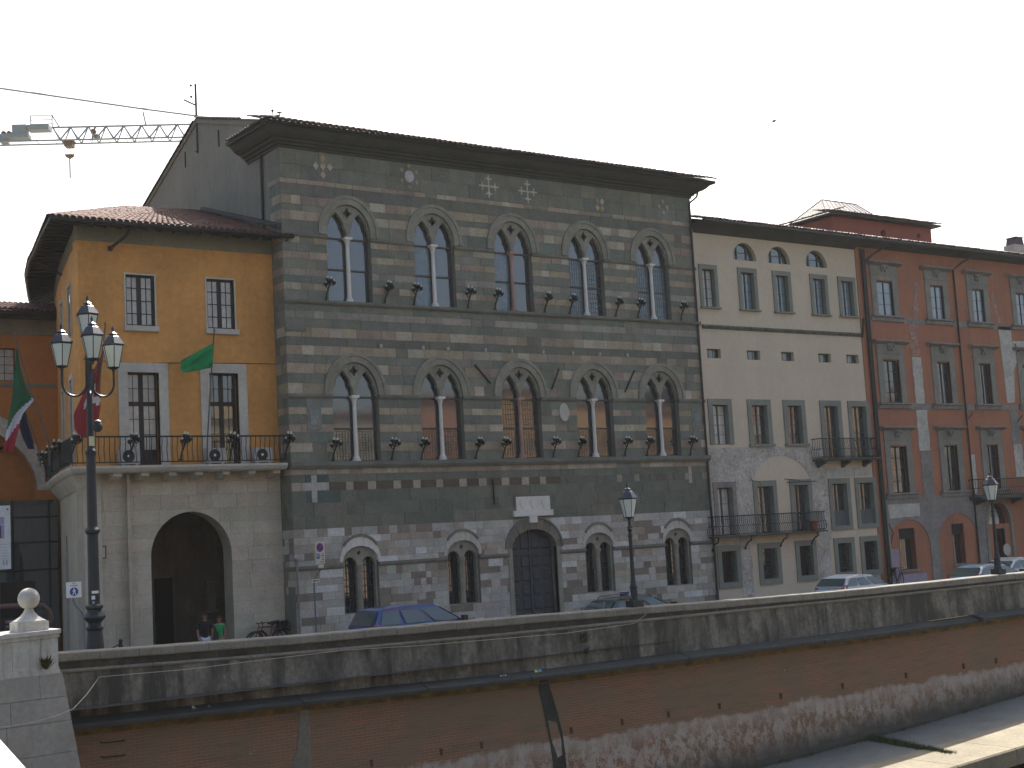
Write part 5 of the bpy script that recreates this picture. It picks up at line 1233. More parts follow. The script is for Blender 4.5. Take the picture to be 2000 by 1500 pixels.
# ================================================================== STREET LAMPS
def lantern(par, p, s, name='lantern'):
    """six sided lantern whose foot is at p: frame part, panes and cap as sub-parts"""
    r0, r1, h = .165*s, .30*s, .62*s; mb = MB(); A = [math.pi*k/3+.3 for k in range(6)]
    lo = [Vector((p[0]+r0*math.cos(a), p[1]+r0*math.sin(a), p[2]+.06*s)) for a in A]; hi = [Vector((p[0]+r1*math.cos(a), p[1]+r1*math.sin(a), p[2]+.06*s+h)) for a in A]
    for k in range(6): mb.tube([lo[k], hi[k]], .013*s, 4); mb.tube([lo[k], lo[k-1]], .016*s, 4); mb.tube([hi[k], hi[k-1]], .02*s, 4)
    mb.lathe([(.03*s, -.10*s), (.05*s, 0), (.17*s, .05*s), (.17*s, .065*s)], p, 6, rot=.3)
    o = mb.build(name, M['lamp_iron'], par)
    for k in range(6): m2 = MB(); m2.quad([lo[k-1], lo[k], hi[k], hi[k-1]]); m2.build('glass_pane', M['lamp_glass'], o)
    z = p[2]+.06*s+h; m2 = MB(); m2.lathe([(.33*s, 0), (.34*s, .03*s), (.19*s, .24*s), (.10*s, .30*s), (.13*s, .33*s), (.035*s, .40*s), (.03*s, .44*s), (.045*s, .47*s), (.01*s, .56*s)], (p[0], p[1], z), 6, rot=.3); m2.build('cap', M['lamp_metal'], o)
    return o
M['lamp_metal'] = plain('lamp_sheet_metal', (.05, .055, .07), .42, .35)
t = thing('street_lamp', 'tall dark iron street lamp with four white lanterns by the bridge end', 'street lamp', (12.98, 38.2, 0))
LX, LY = 12.97, 38.2
mb = MB(); mb.lathe([(.34, 0), (.34, .2), (.27, .3), (.235, 1.4), (.20, 1.80), (.20, 1.86), (.25, 1.93), (.17, 2.0), (.17, 2.06), (.29, 2.20), (.29, 2.24), (.19, 2.36), (.19, 2.42), (.235, 2.47), (.235, 2.53), (.155, 2.58), (.145, 4.45), (.20, 4.52), (.20, 4.58), (.135, 4.66), (.125, 6.6), (.15, 6.66), (.15, 6.74), (.095, 6.82), (.075, 8.7), (.06, 9.75)], (LX, LY, 0), 16)
mb.build('post', M['lamp_iron'], t)
mb = MB()
for a in (math.pi*.98, .10, -1.75):      # three curled arms
    c, s = math.cos(a), math.sin(a); P = []
    for k in range(15):
        q = math.pi*(k/14); r = .40-.33*math.cos(q); z = 8.62-.36*math.sin(q)
        P.append((LX+c*(r+.0), LY+s*(r), z))
    P = [(LX+c*.06, LY+s*.06, 9.35)] + P + [(LX+c*.73, LY+s*.73, 8.92)]
    mb.tube(P, .034, 6)
mb.lathe([(.10, 9.3), (.11, 9.36), (.06, 9.45)], (LX, LY, 0), 8); mb.tube([(LX+.24, LY-.1, 8.9), (LX+.24, LY-.1, 9.55)], .03, 6); mb.ball((LX+.24, LY-.1, 9.6), .05, 6)
mb.build('arms', M['lamp_iron'], t)
for a in (math.pi*.98, .10): lantern(t, (LX+math.cos(a)*.73, LY+math.sin(a)*.73, 9.02), 1.0)
lantern(t, (LX+math.cos(-1.75)*.73, LY+math.sin(-1.75)*.73, 9.14), 1.0); lantern(t, (LX, LY, 9.84), 1.0)
mb = MB(); mb.box(LX-.08, LX+.06, LY-.16, LY-.12, 6.87, 7.13, (.62, .58, .36)); mb.build('yellow_tag', M['col'], t)
mb = MB(); mb.box(LX-.11, LX+.07, LY-.172, LY-.15, 2.86, 2.93, (.7, .7, .62)); mb.box(LX-.12, LX-.03, LY-.172, LY-.15, 2.70, 2.80, (.6, .65, .7)); mb.box(LX-.10, LX-.05, LY-.172, LY-.15, 2.58, 2.65, (.3, .33, .36)); mb.build('stickers', M['col'], t, kind='stuff')
mb = MB(); mb.ball((LX+.1, LY-.3, 7.38), .15, 8); mb.lathe([(.08, 0), (.12, .05), (.02, .1)], (LX+.1, LY-.3, 7.48), 8); mb.build('spotlight', M['lamp_iron'], t)
def small_lamp(label, x, y, z):
    t = thing('street_lamp', label, 'street lamp', (x, y, z), 'single lantern lamps on the parapet')
    mb = MB(); mb.box(x-.22, x+.22, y-.2, y+.2, z, z+.22); mb.lathe([(.20, .22), (.14, .34), (.12, .62), (.15, .66), (.10, .74), (.075, .95), (.06, 2.3), (.085, 2.36), (.05, 2.44), (.06, 2.52), (.10, 2.56), (.05, 2.62), (.045, 2.86)], (x, y, z), 12)
    mb.tube([(x-.1, y, z+2.62), (x, y, z+2.74), (x+.1, y, z+2.62)], .02, 5); mb.build('post', M['lamp_iron'], t)
    lantern(t, (x, y, z+2.92), .98); return t
small_lamp('slim iron lamp with one white lantern on the parapet before the striped palace', 30.45, 36.3, 1.21)
small_lamp('slim iron lamp with one white lantern on the parapet before the red house', 48.85, 35.45, 1.17)

# ================================================================== SIGNS AND SMALL STREET FURNITURE
def text_mesh(s, size):
    cu = bpy.data.curves.new('txt', 'FONT'); cu.body = s; cu.size = size; cu.align_x = 'CENTER'; cu.align_y = 'CENTER'; cu.extrude = .002; cu.resolution_u = 2
    ob = bpy.data.objects.new('txt', cu); me = bpy.data.meshes.new_from_object(ob); bpy.data.objects.remove(ob); bpy.data.curves.remove(cu)
    v = [tuple(q.co) for q in me.vertices]; f = [tuple(p.vertices) for p in me.polygons]; bpy.data.meshes.remove(me); return v, f
def write(mb, s, x, y, z, size, c):
    v, f = text_mesh(s, size); n = len(mb.v); mb.v += [(x+a, y-w, z+q) for a, q, w in v]
    for p in f: mb.f.append(tuple(n+i for i in p)); mb.c.append(c); mb.m.append(0)
BLK, BLU, RED_, WHT = (.03, .03, .03), (.012, .075, .28), (.42, .02, .03), (.75, .75, .72)
t = thing('pedestrian_sign', 'white pedestrian area sign with a blue disc on a bent grey pole', 'road sign', (13.94, 42, 0))
mb = MB(); mb.tube([(13.95, 42, 0), (13.94, 42, 2.10), (13.88, 42, 2.25), (13.69, 42, 2.48), (13.64, 42, 2.62), (13.64, 42, 3.0)], .032, 7); mb.build('pole', plain('galvanised', (.16, .19, .23), .5, .3), t)
mb = MB(); mb.box(13.415, 13.865, 41.93, 41.95, 2.69, 3.15, WHT); pl_ = mb.build('sign_plate', M['col'], t)
mb = MB(); mb.plate([[(13.64+.125*math.cos(2*math.pi*k/24), 2.865+.125*math.sin(2*math.pi*k/24)) for k in range(24)]], 41.922, .006, BLU)
y = 41.914
mb.plate([[(13.64+.018*math.cos(2*math.pi*k/8), 2.955+.018*math.sin(2*math.pi*k/8)) for k in range(8)]], y, .006, WHT)
for q in ([(13.62, 2.93), (13.66, 2.93), (13.665, 2.86), (13.625, 2.86)], [(13.625, 2.87), (13.645, 2.86), (13.61, 2.77), (13.585, 2.775)], [(13.64, 2.87), (13.665, 2.87), (13.70, 2.775), (13.675, 2.77)], [(13.62, 2.925), (13.585, 2.87), (13.60, 2.86), (13.63, 2.90)], [(13.66, 2.925), (13.70, 2.88), (13.69, 2.865), (13.655, 2.9)]): mb.plate([q], y, .006, WHT)
mb.build('blue_disc', M['col'], pl_)
mb = MB(); write(mb, 'area', 13.64, 41.926, 3.115, .062, BLK); write(mb, 'pedonale', 13.64, 41.926, 3.045, .062, BLK); mb.build('lettering', M['col'], pl_)
t = thing('parking_sign', 'no parking sign with small plates on a blue grey pole before the palace corner', 'road sign', (24.28, 47.2, 0))
mb = MB(); mb.tube([(24.28, 47.2, 0), (24.26, 47.2, 2.58), (24.54, 47.2, 2.92), (24.54, 47.2, 3.9)], .03, 7); mb.build('pole', plain('blue_grey_pole', (.11, .15, .17), .5, .2), t)
mb = MB(); mb.box(24.335, 24.72, 47.13, 47.15, 3.165, 3.975, (.58, .54, .44)); pl_ = mb.build('sign_plate', M['col'], t)
cx, cz, y = 24.525, 3.76, 47.122
mb = MB(); circ = lambda r: [(cx+r*math.cos(2*math.pi*k/24), cz+r*1.18*math.sin(2*math.pi*k/24)) for k in range(24)]
mb.plate([circ(.142)], y, .006, RED_); mb.plate([circ(.108)], y-.004, .006, BLU)
for s in (-1, 1): mb.obox((cx-s*.085, y-.008, cz-.085), (s*.155, 0, .185), (0, .004, 0), (.016, 0, -.016), RED_)
mb.build('no_parking_disc', M['col'], pl_)
mb = MB(); mb.box(24.38, 24.50, 47.122, 47.13, 3.35, 3.53, BLU); write(mb, 'P', 24.44, 47.12, 3.44, .15, WHT)
for k, w in enumerate((.07, .13, .07, .11, .17)): mb.box(24.68-w, 24.68, 47.124, 47.13, 3.51-.075*k, 3.54-.075*k, (.12, .12, .12))
mb.build('parking_panel', M['col'], pl_)
mb = MB(); mb.box(24.44, 24.65, 47.13, 47.15, 3.0, 3.14, (.55, .52, .40)); mb.build('lower_plate', M['col'], t)
mb = MB(); mb.box(24.15, 24.47, 47.13, 47.15, 2.48, 2.61, (.58, .54, .45)); mb.box(24.19, 24.28, 47.124, 47.13, 2.52, 2.565, BLK); mb.box(24.30, 24.43, 47.124, 47.13, 2.53, 2.56, BLK); mb.build('arrow_plate', M['col'], t)
t = thing('parking_meter', 'dark blue and white parking ticket machine beside the teal estate car', 'parking meter', (31.95, 38.6, 0))
px_, py_ = 32.15, 38.75
mb = MB(); mb.box(px_-.14, px_+.14, py_-.12, py_+.12, 0, 1.05); mb.box(px_-.17, px_+.19, py_-.15, py_+.15, 1.05, 1.60); mb.build('body', plain('deep_blue', (.015, .03, .13), .4), t)
mb = MB(); mb.box(px_+.0, px_+.17, py_-.165, py_-.15, 1.27, 1.57); mb.build('notice', M['white'], t)
t = thing('bollard', 'short black iron bollard with a chain near the tall street lamp', 'bollard', (14.86, 41.5, 0))
mb = MB(); mb.lathe([(.09, 0), (.09, .1), (.055, .14), (.05, 1.1), (.075, 1.14), (.075, 1.2), (.04, 1.24), (.065, 1.3), (.055, 1.36), (.01, 1.40)], (14.86, 41.5, 0), 10); mb.build('post', M['iron'], t)
mb = MB(); mb.tube([(14.82, 41.5, 1.24), (14.6, 41.5, 1.14), (14.3, 41.5, 1.05), (13.95, 41.5, 1.03), (13.6, 41.5, 1.06)], .018, 5); mb.build('chain', M['iron'], t)
t = thing('road_sign', 'back of a round pale road sign cut by the right edge', 'road sign', (62.0, 44.5, 0))
t.location = (57.6, 41.2, 0); ORG[t.name] = Vector((57.6, 41.2, 0))
mb = MB(); mb.tube([(57.6, 41.25, 0), (57.6, 41.25, 2.0)], .03, 6); mb.build('pole', M['iron'], t)
mb = MB(); mb.plate([[(57.6+.28*math.cos(2*math.pi*k/20), 1.86+.28*math.sin(2*math.pi*k/20)) for k in range(20)]], 41.2, .02); mb.build('disc', plain('dull_aluminium', (.34, .35, .31), .5), t)
t = thing('poster_banner', 'tall white poster banner with a violet picture at the left edge', 'banner', (12.5, 46, 3.6))
PB = lambda x0, x1, z0, z1, dy, c, mb: mb.box(x0, x1, 46-dy, 46, z0, z1, c)
mb = MB(); mb.tube([(12.60, 46.06, 0), (12.60, 46.06, 8.3)], .05, 7); mb.build('pole', M['iron'], t)
mb = MB(); PB(12.0, 12.975, 3.63, 5.64, .02, (.50, .53, .54), mb); s_ = mb.build('sheet', M['col'], t)
mb = MB(); PB(12.1, 12.78, 4.60, 5.28, .026, (.26, .25, .36), mb); PB(12.3, 12.68, 4.62, 4.95, .030, (.05, .04, .09), mb)
mb.plate([[(12.49+.19*math.cos(math.pi*k/8), 4.95+.15*math.sin(math.pi*k/8)) for k in range(9)]], 45.968, .01, (.05, .04, .09)); PB(12.1, 12.78, 5.02, 5.05, .029, (.34, .34, .42), mb); mb.build('picture', M['col'], s_)
mb = MB()
for k in range(6): PB(12.1, 12.86, 4.40-.09*k, 4.42-.09*k, .026, (.36, .38, .40), mb)
PB(12.86, 12.92, 5.49, 5.55, .026, (.25, .05, .05), mb); PB(12.72, 12.76, 3.76, 3.92, .026, (.25, .27, .28), mb); PB(12.82, 12.86, 3.76, 3.92, .026, (.25, .27, .28), mb); mb.build('print', M['col'], s_)
t = thing('newsstand', 'dark newsstand with a curved brown frame behind the ball finial', 'kiosk', (12, 46.2, 0))
mb = MB(); P = [(10.8, 46, 2.45), (12.6, 46, 2.46), (13.2, 46, 2.45), (13.6, 46, 2.44), (13.95, 46, 2.40), (14.16, 46, 2.22), (14.21, 46, 2.0), (14.12, 46, 1.8), (14.1, 46, 0)]
mb.tube(P, .085, 8); mb.build('frame', mat('brown_lacquer', (.10, .062, .05)), t)
mb = MB(); mb.box(10.8, 13.6, 46.25, 46.5, 0, 2.05); mb.build('counter', M['wood'], t)
for k in range(6): mb = MB(); z = 1.25+.14*k; mb.tube([(12.82, 46.18, z), (13.2, 46.14, z+.02), (13.6, 46.18, z)], .05, 5); mb.build('magazine_row', mat('grey_print', (.13, .14, .17), var=.6, scale=9, fvar=.5, fscale=20) if k == 0 else bpy.data.materials['grey_print'], t)
mb = MB(); mb.box(10.8, 14.0, 46.9, 47.1, 0, 3.2); mb.build('back_panel', M['dark'], t)

# ================================================================== FLAGS
def flag(name, label, outline_l, outline_r, y, colf, pole, amp=.07, nu=22, nv=34):
    t = thing(name, label, 'flag', (pole[0][0], pole[0][1], pole[0][2]))
    def along(pl_, s):
        s = s*(len(pl_)-1); i = min(int(s), len(pl_)-2); k = s-i; return Vector((pl_[i][0]+(pl_[i+1][0]-pl_[i][0])*k, 0, pl_[i][1]+(pl_[i+1][1]-pl_[i][1])*k))
    mb = MB(); g = []
    for j in range(nv+1):
        a, b2 = along(outline_l, j/nv), along(outline_r, j/nv)
        for i in range(nu+1):
            u = i/nu; p = a.lerp(b2, u); g.append((p.x, y+amp*math.sin(u*9+j/nv*4)*min(1, .3+j/nv*1.2)+amp*.5*math.sin(j/nv*11+u*3), p.z))
    mb.v = g; w = nu+1
    for j in range(nv):
        for i in range(nu): mb.f.append((j*w+i, j*w+i+1, (j+1)*w+i+1, (j+1)*w+i)); mb.c.append(colf((i+.5)/nu, (j+.5)/nv)); mb.m.append(0)
    o = mb.build('cloth', M['cloth'], t, smooth=True)
    mb = MB(); mb.tube(pole, .028, 6); mb.lathe([(.02, 0), (.04, .04), (.005, .16)], pole[-1], 6); mb.build('pole', plain('flag_pole', (.085, .075, .065), .5), t); return t
M['cloth'] = mat('flag_cloth', attr=True, rough=.8, var=.1, fvar=.05, bump=0)
flag('green_flag', 'plain green flag flying from a pole on the balcony before the ochre wall', [(19.66, 10.75), (19.64, 10.5), (19.67, 10.28)], [(20.91, 11.42), (20.86, 11.0), (20.80, 10.50)], 47.9, lambda u, v: (.006, .21, .06), [(20.53, 47.9, 7.1), (20.55, 47.9, 7.75), (20.70, 47.9, 9.4), (20.96, 47.9, 11.85)])
def pisa(u, v):
    du, dv = u-.62, (v-.60)
    if abs(du) < .05 and abs(dv) < .13 or abs(dv) < .028 and abs(du) < .30 or abs(du)+abs(dv)*2.0 < .12: return (.50, .45, .42)
    for cu, cv in ((.27, 0), (-.27, 0), (0, .12), (0, -.12)):
        if ((du-cu)/.09)**2+((dv-cv)/.04)**2 < 1: return (.50, .45, .42)
    return (.22, .012, .016)
flag('red_flag', 'red flag with a white cross hanging beside the tall street lamp', [(16.70, 11.38), (16.62, 10.8), (16.3, 10.2), (15.98, 9.5), (15.62, 8.75), (15.62, 8.25), (15.72, 8.05)], [(16.73, 11.42), (16.70, 10.9), (16.60, 10.3), (16.54, 9.6), (16.52, 9.0), (16.42, 8.4), (16.06, 7.92)], 47.6, pisa, [(16.30, 47.6, 7.2), (16.36, 47.6, 8.5), (16.78, 47.6, 11.85)], .05)
def tricolor(u, v):
    q = v+.20*(u-.5)
    if q < .62+.12*(.5-u): return (.010, .085, .035)
    if q < .80: return (.42, .42, .44)
    return (.28, .012, .03)
flag('italian_flag', 'green white and red flag hanging from a slanted pole at the left edge', [(14.10, 11.12), (14.04, 10.4), (13.97, 9.9), (13.92, 9.3), (13.80, 8.7), (13.70, 8.1), (13.58, 7.65)], [(14.15, 11.12), (14.22, 10.4), (14.40, 9.8), (14.66, 9.36), (14.24, 8.85), (14.06, 8.1), (13.94, 7.55)], 48.9, tricolor, [(15.22, 49.1, 7.1), (15.20, 49.1, 7.9), (14.6, 49.1, 9.8), (14.10, 49.1, 11.6)], .05)
flag('blue_flag', 'dark blue flag hanging behind the green white and red flag', [(14.20, 9.0), (14.24, 8.6), (14.40, 8.1), (14.55, 7.7)], [(14.46, 9.15), (14.55, 8.7), (14.68, 8.2), (14.80, 7.7)], 49.35, lambda u, v: (.008, .010, .038), [(15.0, 49.4, 7.1), (14.9, 49.4, 7.9), (14.3, 49.4, 9.6)], .04, 10, 16)

# ================================================================== CARS
M['tyre'] = plain('tyre', (.02, .02, .02), .8); M['rim'] = plain('rim', (.35, .36, .37), .35, .8)
M['car_glass'] = mat('car_glass', (.045, .075, .075), rough=.03, var=0, fvar=0, bump=0, spec=.5, ior=1.9)
M['tail'] = plain('tail_lamp', (.42, .03, .035), .25, coat=.6)
M['black_plastic'] = plain('black_plastic', (.018, .018, .02), .5)
def car(label, x0, y0, paint, prof, gh, w=.86, L=4.2, group='cars parked along the parapet', tint=None, rails=False):
    """prof: (x, hood/roof z without cabin) ; gh: cabin outline (x, z) points rear to front: rear base, rear roof, front roof, front base"""
    t = thing('parked_car', label, 'car', (x0, y0, 0), group)
    pm = mat('car_paint', paint, rough=.30, var=.03, fvar=0, bump=0, spec=.5, coat=.7)
    # lower body: sections lofted along x
    mb = MB(); S = prof; ring_n = 10
    for x, zl, zt, k in S:
        ww = w*k
        mb.v += [(x0+x, y0+sy*ww*q, z) for sy, q, z in ((-1, .80, zl), (-1, .97, zl+.12), (-1, 1.0, zl+(zt-zl)*.55), (-1, .985, zt-.10), (-1, .90, zt), (1, .90, zt), (1, .985, zt-.10), (1, 1.0, zl+(zt-zl)*.55), (1, .97, zl+.12), (1, .80, zl))]
    for i in range(len(S)-1):
        for j in range(ring_n): j2 = (j+1) % ring_n; mb.f.append((i*ring_n+j, (i+1)*ring_n+j, (i+1)*ring_n+j2, i*ring_n+j2))
    mb.f.append(tuple(range(ring_n-1, -1, -1))); n = (len(S)-1)*ring_n; mb.f.append(tuple(range(n, n+ring_n)))
    mb.c = [None]*len(mb.f); mb.m = [0]*len(mb.f)
    # cabin: belt ring and roof ring
    (bx0, bz), (rx0, rz0), (rx1, rz1), (bx1, bz1) = gh; wr = w*.80; wb = w*.95; n = len(mb.v)
    xm = (rx0+rx1)/2
    C = [(bx0, bz-.03, wb), (rx0, rz0, wr*.97), (rx0+.25, rz0+.035, wr), (xm, max(rz0, rz1)+.035, wr), (rx1, rz1, wr*.97), (bx1, bz1-.03, wb)]
    for x, z, ww in C: mb.v += [(x0+x, y0-ww, z), (x0+x, y0-ww*.75, z+.03), (x0+x, y0+ww*.75, z+.03), (x0+x, y0+ww, z)]
    def q(*f): mb.f.append(tuple(n+i for i in f)); mb.c.append(None); mb.m.append(0)
    for i in range(5):
        for j in range(3): q(i*4+j, (i+1)*4+j, (i+1)*4+j+1, i*4+j+1)
    for s in (0, 3):
        q(*( (0*4+s), 1*4+s, 2*4+s, 3*4+s, 4*4+s, 5*4+s ))
    body = mb.build('body', pm, t)
    gm = tint or M['car_glass']
    # side windows on both flanks
    def side(u0, u1, s, v0=.14, v1=.86, e0=0, e1=0):
        P = []
        for u, v in ((u0, v0), (u1, v0), (u1+e1, v1), (u0+e0, v1)):
            xb = bx0+(bx1-bx0)*u; xr = rx0+(rx1-rx0)*u; x = xb+(xr-xb)*v
            zt_ = rz0+(rz1-rz0)*u+.04*math.sin(math.pi*max(0, min(1, u))); z = bz+(zt_-bz)*v; ww = wb+(wr-wb)*v+.012
            P.append((x0+x, y0+s*ww, z))
        m2 = MB(); m2.quad(P); return m2.build('side_window', gm, body)
    for s in (-1, 1):
        for a, e in ((.06, .29), (.34, .60), (.67, .95)): side(a, e, s)
    for (xa, za, wa), (xb, zb_, wb_), nm in ((C[0], C[1], 'rear_window'), (C[5], C[4], 'windscreen')):
        P = []; dx = -.02 if nm == 'rear_window' else .02
        for f, s in ((.12, -1), (.12, 1), (.86, 1), (.86, -1)): ww = (wa+(wb_-wa)*f)*.90; P.append((x0+xa+(xb-xa)*f+dx, y0+s*ww, za+(zb_-za)*f+.045))
        m2 = MB(); m2.quad(P); m2.build(nm, gm, body)
    m2 = MB(); m2.box(x0+S[0][0]-.03, x0+S[0][0]+.12, y0-w*.86, y0+w*.86, .34, .56); m2.build('rear_bumper', M['black_plastic'], body)
    for s in (-1, 1):
        m2 = MB(); xb = x0+S[0][0]; zt_ = S[0][2]; m2.prism([(xb-.02, y0+s*w*.80, .80), (xb+.10, y0+s*w*1.0, .80), (xb+.20, y0+s*w*.985, zt_+.2), (xb+.06, y0+s*w*.84, zt_+.2)], (.0, 0, .0001)); m2.quad([(xb-.03, y0+s*w*.62, .78), (xb-.03, y0+s*w*.90, .78), (xb+.05, y0+s*w*.88, 1.14), (xb+.05, y0+s*w*.72, 1.14)]); m2.build('tail_light', M['tail'], body)
        m2 = MB(); m2.box(x0+bx1-.28, x0+bx1-.12, y0+s*(w+.04)-.08, y0+s*(w+.04)+.08, bz+.02, bz+.18); m2.build('mirror', M['black_plastic'], body)
        m2 = MB(); xf = x0+S[-1][0]; m2.box(xf-.10, xf+.01, y0+s*w*.68-.14, y0+s*w*.68+.14, .55, .70); m2.build('headlight', M['lamp_glass'], body)
        for xx in (S[0][0]+.75, S[-1][0]-.8):
            m2 = MB(); yy = y0+s*(w-.07); m2.tube([(x0+xx, yy-.10, .31), (x0+xx, yy+.10, .31)], .31, 16); wh = m2.build('wheel', M['tyre'], t)
            m3 = MB(); m3.tube([(x0+xx, yy-.108, .31), (x0+xx, yy+.108, .31)], .20, 12); m3.build('rim', M['rim'], wh)
        for xx in (.40, .72):
            m2 = MB(); m2.box(x0+bx0+(bx1-bx0)*xx-.5, x0+bx0+(bx1-bx0)*xx-.36, y0+s*w-.02, y0+s*w+.025, bz-.16, bz-.12); m2.build('door_handle', M['black_plastic'], body)
    if rails:
        for s in (-1, 1): m2 = MB(); m2.tube([(x0+rx0+.2, y0+s*wr*.9, rz0+.05), (x0+rx0+.3, y0+s*wr*.9, rz0+.13), (x0+rx1-.2, y0+s*wr*.9, rz1+.13), (x0+rx1, y0+s*wr*.9, rz1+.04)], .018, 5); m2.build('roof_rail', M['black_plastic'], body)
    m2 = MB(); m2.box(x0+S[0][0]-.04, x0+S[0][0]-.015, y0-.25, y0+.25, .62, .73); m2.build('number_plate', M['white'], body)
    return t
mpv = [(0, .35, 1.16, .93), (.12, .28, 1.26, .99), (.9, .24, 1.25, 1.0), (2.6, .24, 1.20, 1.0), (3.2, .26, 1.14, .985), (3.9, .3, .86, .93), (4.15, .36, .68, .82)]
est = [(0, .35, .95, .93), (.12, .28, 1.02, .99), (.9, .24, 1.0, 1.0), (2.6, .24, .97, 1.0), (3.3, .26, .93, .985), (4.1, .3, .80, .93), (4.35, .36, .62, .82)]
hat = [(0, .35, 1.02, .92), (.12, .28, 1.13, .99), (.8, .24, 1.13, 1.0), (2.4, .24, 1.08, 1.0), (3.05, .26, 1.02, .985), (3.65, .3, .78, .93), (3.9, .36, .60, .82)]
car('dark blue people carrier parked behind the parapet before the palace door', 21.05, 38.05, (.014, .045, .19), mpv, [(.02, 1.25), (.30, 1.74), (2.30, 1.79), (3.40, 1.17)], w=.87)
car('dark teal estate car with roof rails parked behind the slim lamp', 30.0, 37.95, (.012, .032, .038), est, [(.05, 1.04), (.50, 1.40), (2.1, 1.43), (3.05, .99)], w=.85, rails=True)
car('white hatchback parked behind the sunlit parapet before the cream house', 41.35, 37.7, (.60, .62, .64), hat, [(.04, 1.12), (.40, 1.47), (1.75, 1.52), (2.75, 1.05)], w=.83)
car('pale blue estate car parked behind the right hand lamp post', 49.3, 37.6, (.22, .34, .42), est, [(.05, 1.03), (.62, 1.42), (2.0, 1.46), (3.1, .99)], w=.85)
car('silver hatchback parked farthest right before the red house', 54.4, 39.9, (.48, .51, .54), est, [(.25, 1.03), (1.0, 1.44), (2.2, 1.50), (3.4, .99)], w=.85)

# ================================================================== BICYCLES
def bicycle(label, p, L=1.05, fc=(.25, .03, .02), flip=1, rz=0.0, group='bicycles leaning on the house fronts'):
    t = thing('bicycle', label, 'bicycle', (0, 0, 0), group)
    fm = mat('bike_paint', fc, var=.05, fvar=0, bump=0, rough=.4)
    for k, x in enumerate((-L/2, L/2)):
        mb = MB(); mb.tube([(x+.33*math.cos(a), 0, .34+.33*math.sin(a)) for a in [2*math.pi*i/24 for i in range(24)]], .018, 5, closed=True); wh = mb.build('wheel', M['tyre'], t)
        mb = MB(); mb.ball((x, 0, .34), .035, 6)
        for i in range(12): a = 2*math.pi*i/12; mb.tube([(x, 0, .34), (x+.32*math.cos(a), 0, .34+.32*math.sin(a))], .003, 3, cap=False)
        mb.build('spokes', M['rim'], wh)
    bb, st, hd, rr, ff = (-.06, 0, .30), (-.20, 0, .82), (L/2-.17, 0, .84), (-L/2, 0, .34), (L/2, 0, .34)
    mb = MB()
    for a, b2 in ((bb, st), (bb, (hd[0], 0, .72)), (st, hd), (rr, bb), (rr, st), (hd, ff)): mb.tube([a, b2], .018, 6)
    mb.build('frame', fm, t)
    mb = MB(); mb.tube([hd, (hd[0]-.03, 0, .98)], .014, 5); mb.tube([(hd[0]-.12, -.27, 1.0), (hd[0]-.02, -.2, 1.0), (hd[0]-.03, 0, .98), (hd[0]-.02, .2, 1.0), (hd[0]-.12, .27, 1.0)], .013, 5); mb.build('handlebar', M['iron'], t)
    mb = MB(); mb.tube([st, (-.22, 0, .92)], .014, 5); mb.lathe([(.02, 0), (.09, .02), (.10, .05), (.03, .07)], (-.25, 0, .92), 8); mb.tube([(-.30, 0, .96), (-.02, 0, .97)], [.09, .03], 6); mb.build('saddle', M['black_plastic'], t)
    mb = MB()
    for x in (-L/2, L/2): mb.tube([(x+.365*math.cos(a), 0, .34+.365*math.sin(a)) for a in [math.pi*(.05+.9*i/10) for i in range(11)]], .02, 4)
    mb.box(-L/2-.25, -L/2+.2, -.08, .08, .74, .77); mb.build('mudguard_and_rack', M['iron'], t)
    mb = MB(); mb.tube([(-.06, -.10, .22), (-.06, -.02, .30), (-.06, .02, .30), (-.06, .10, .38)], .015, 4); mb.lathe([(.09, -.01), (.09, .01)], (-.06, .03, .30), 10); mb.build('crank', M['iron'], t)
    mb = MB(); mb.lathe([(.10, 0), (.15, .2), (.15, .22), (.13, .21)], (-L/2-.02, 0, .78), 8); mb.build('basket', M['iron'], t)
    t.location = p; t.rotation_euler = (0, 0, rz); t.scale = (flip, 1, 1); return t
bicycle('red bicycle leaning on the limestone wall beside the arch', (22.85, 48.35, .12), flip=-1, rz=.06)
bicycle('second dark bicycle behind the red one by the limestone wall', (23.15, 48.62, .12), fc=(.03, .03, .035), flip=-1, rz=-.05)
bicycle('dark bicycle by the rainwater pipe between the cream and red houses', (57.2, 47.5, .12), fc=(.05, .03, .03), rz=.35)

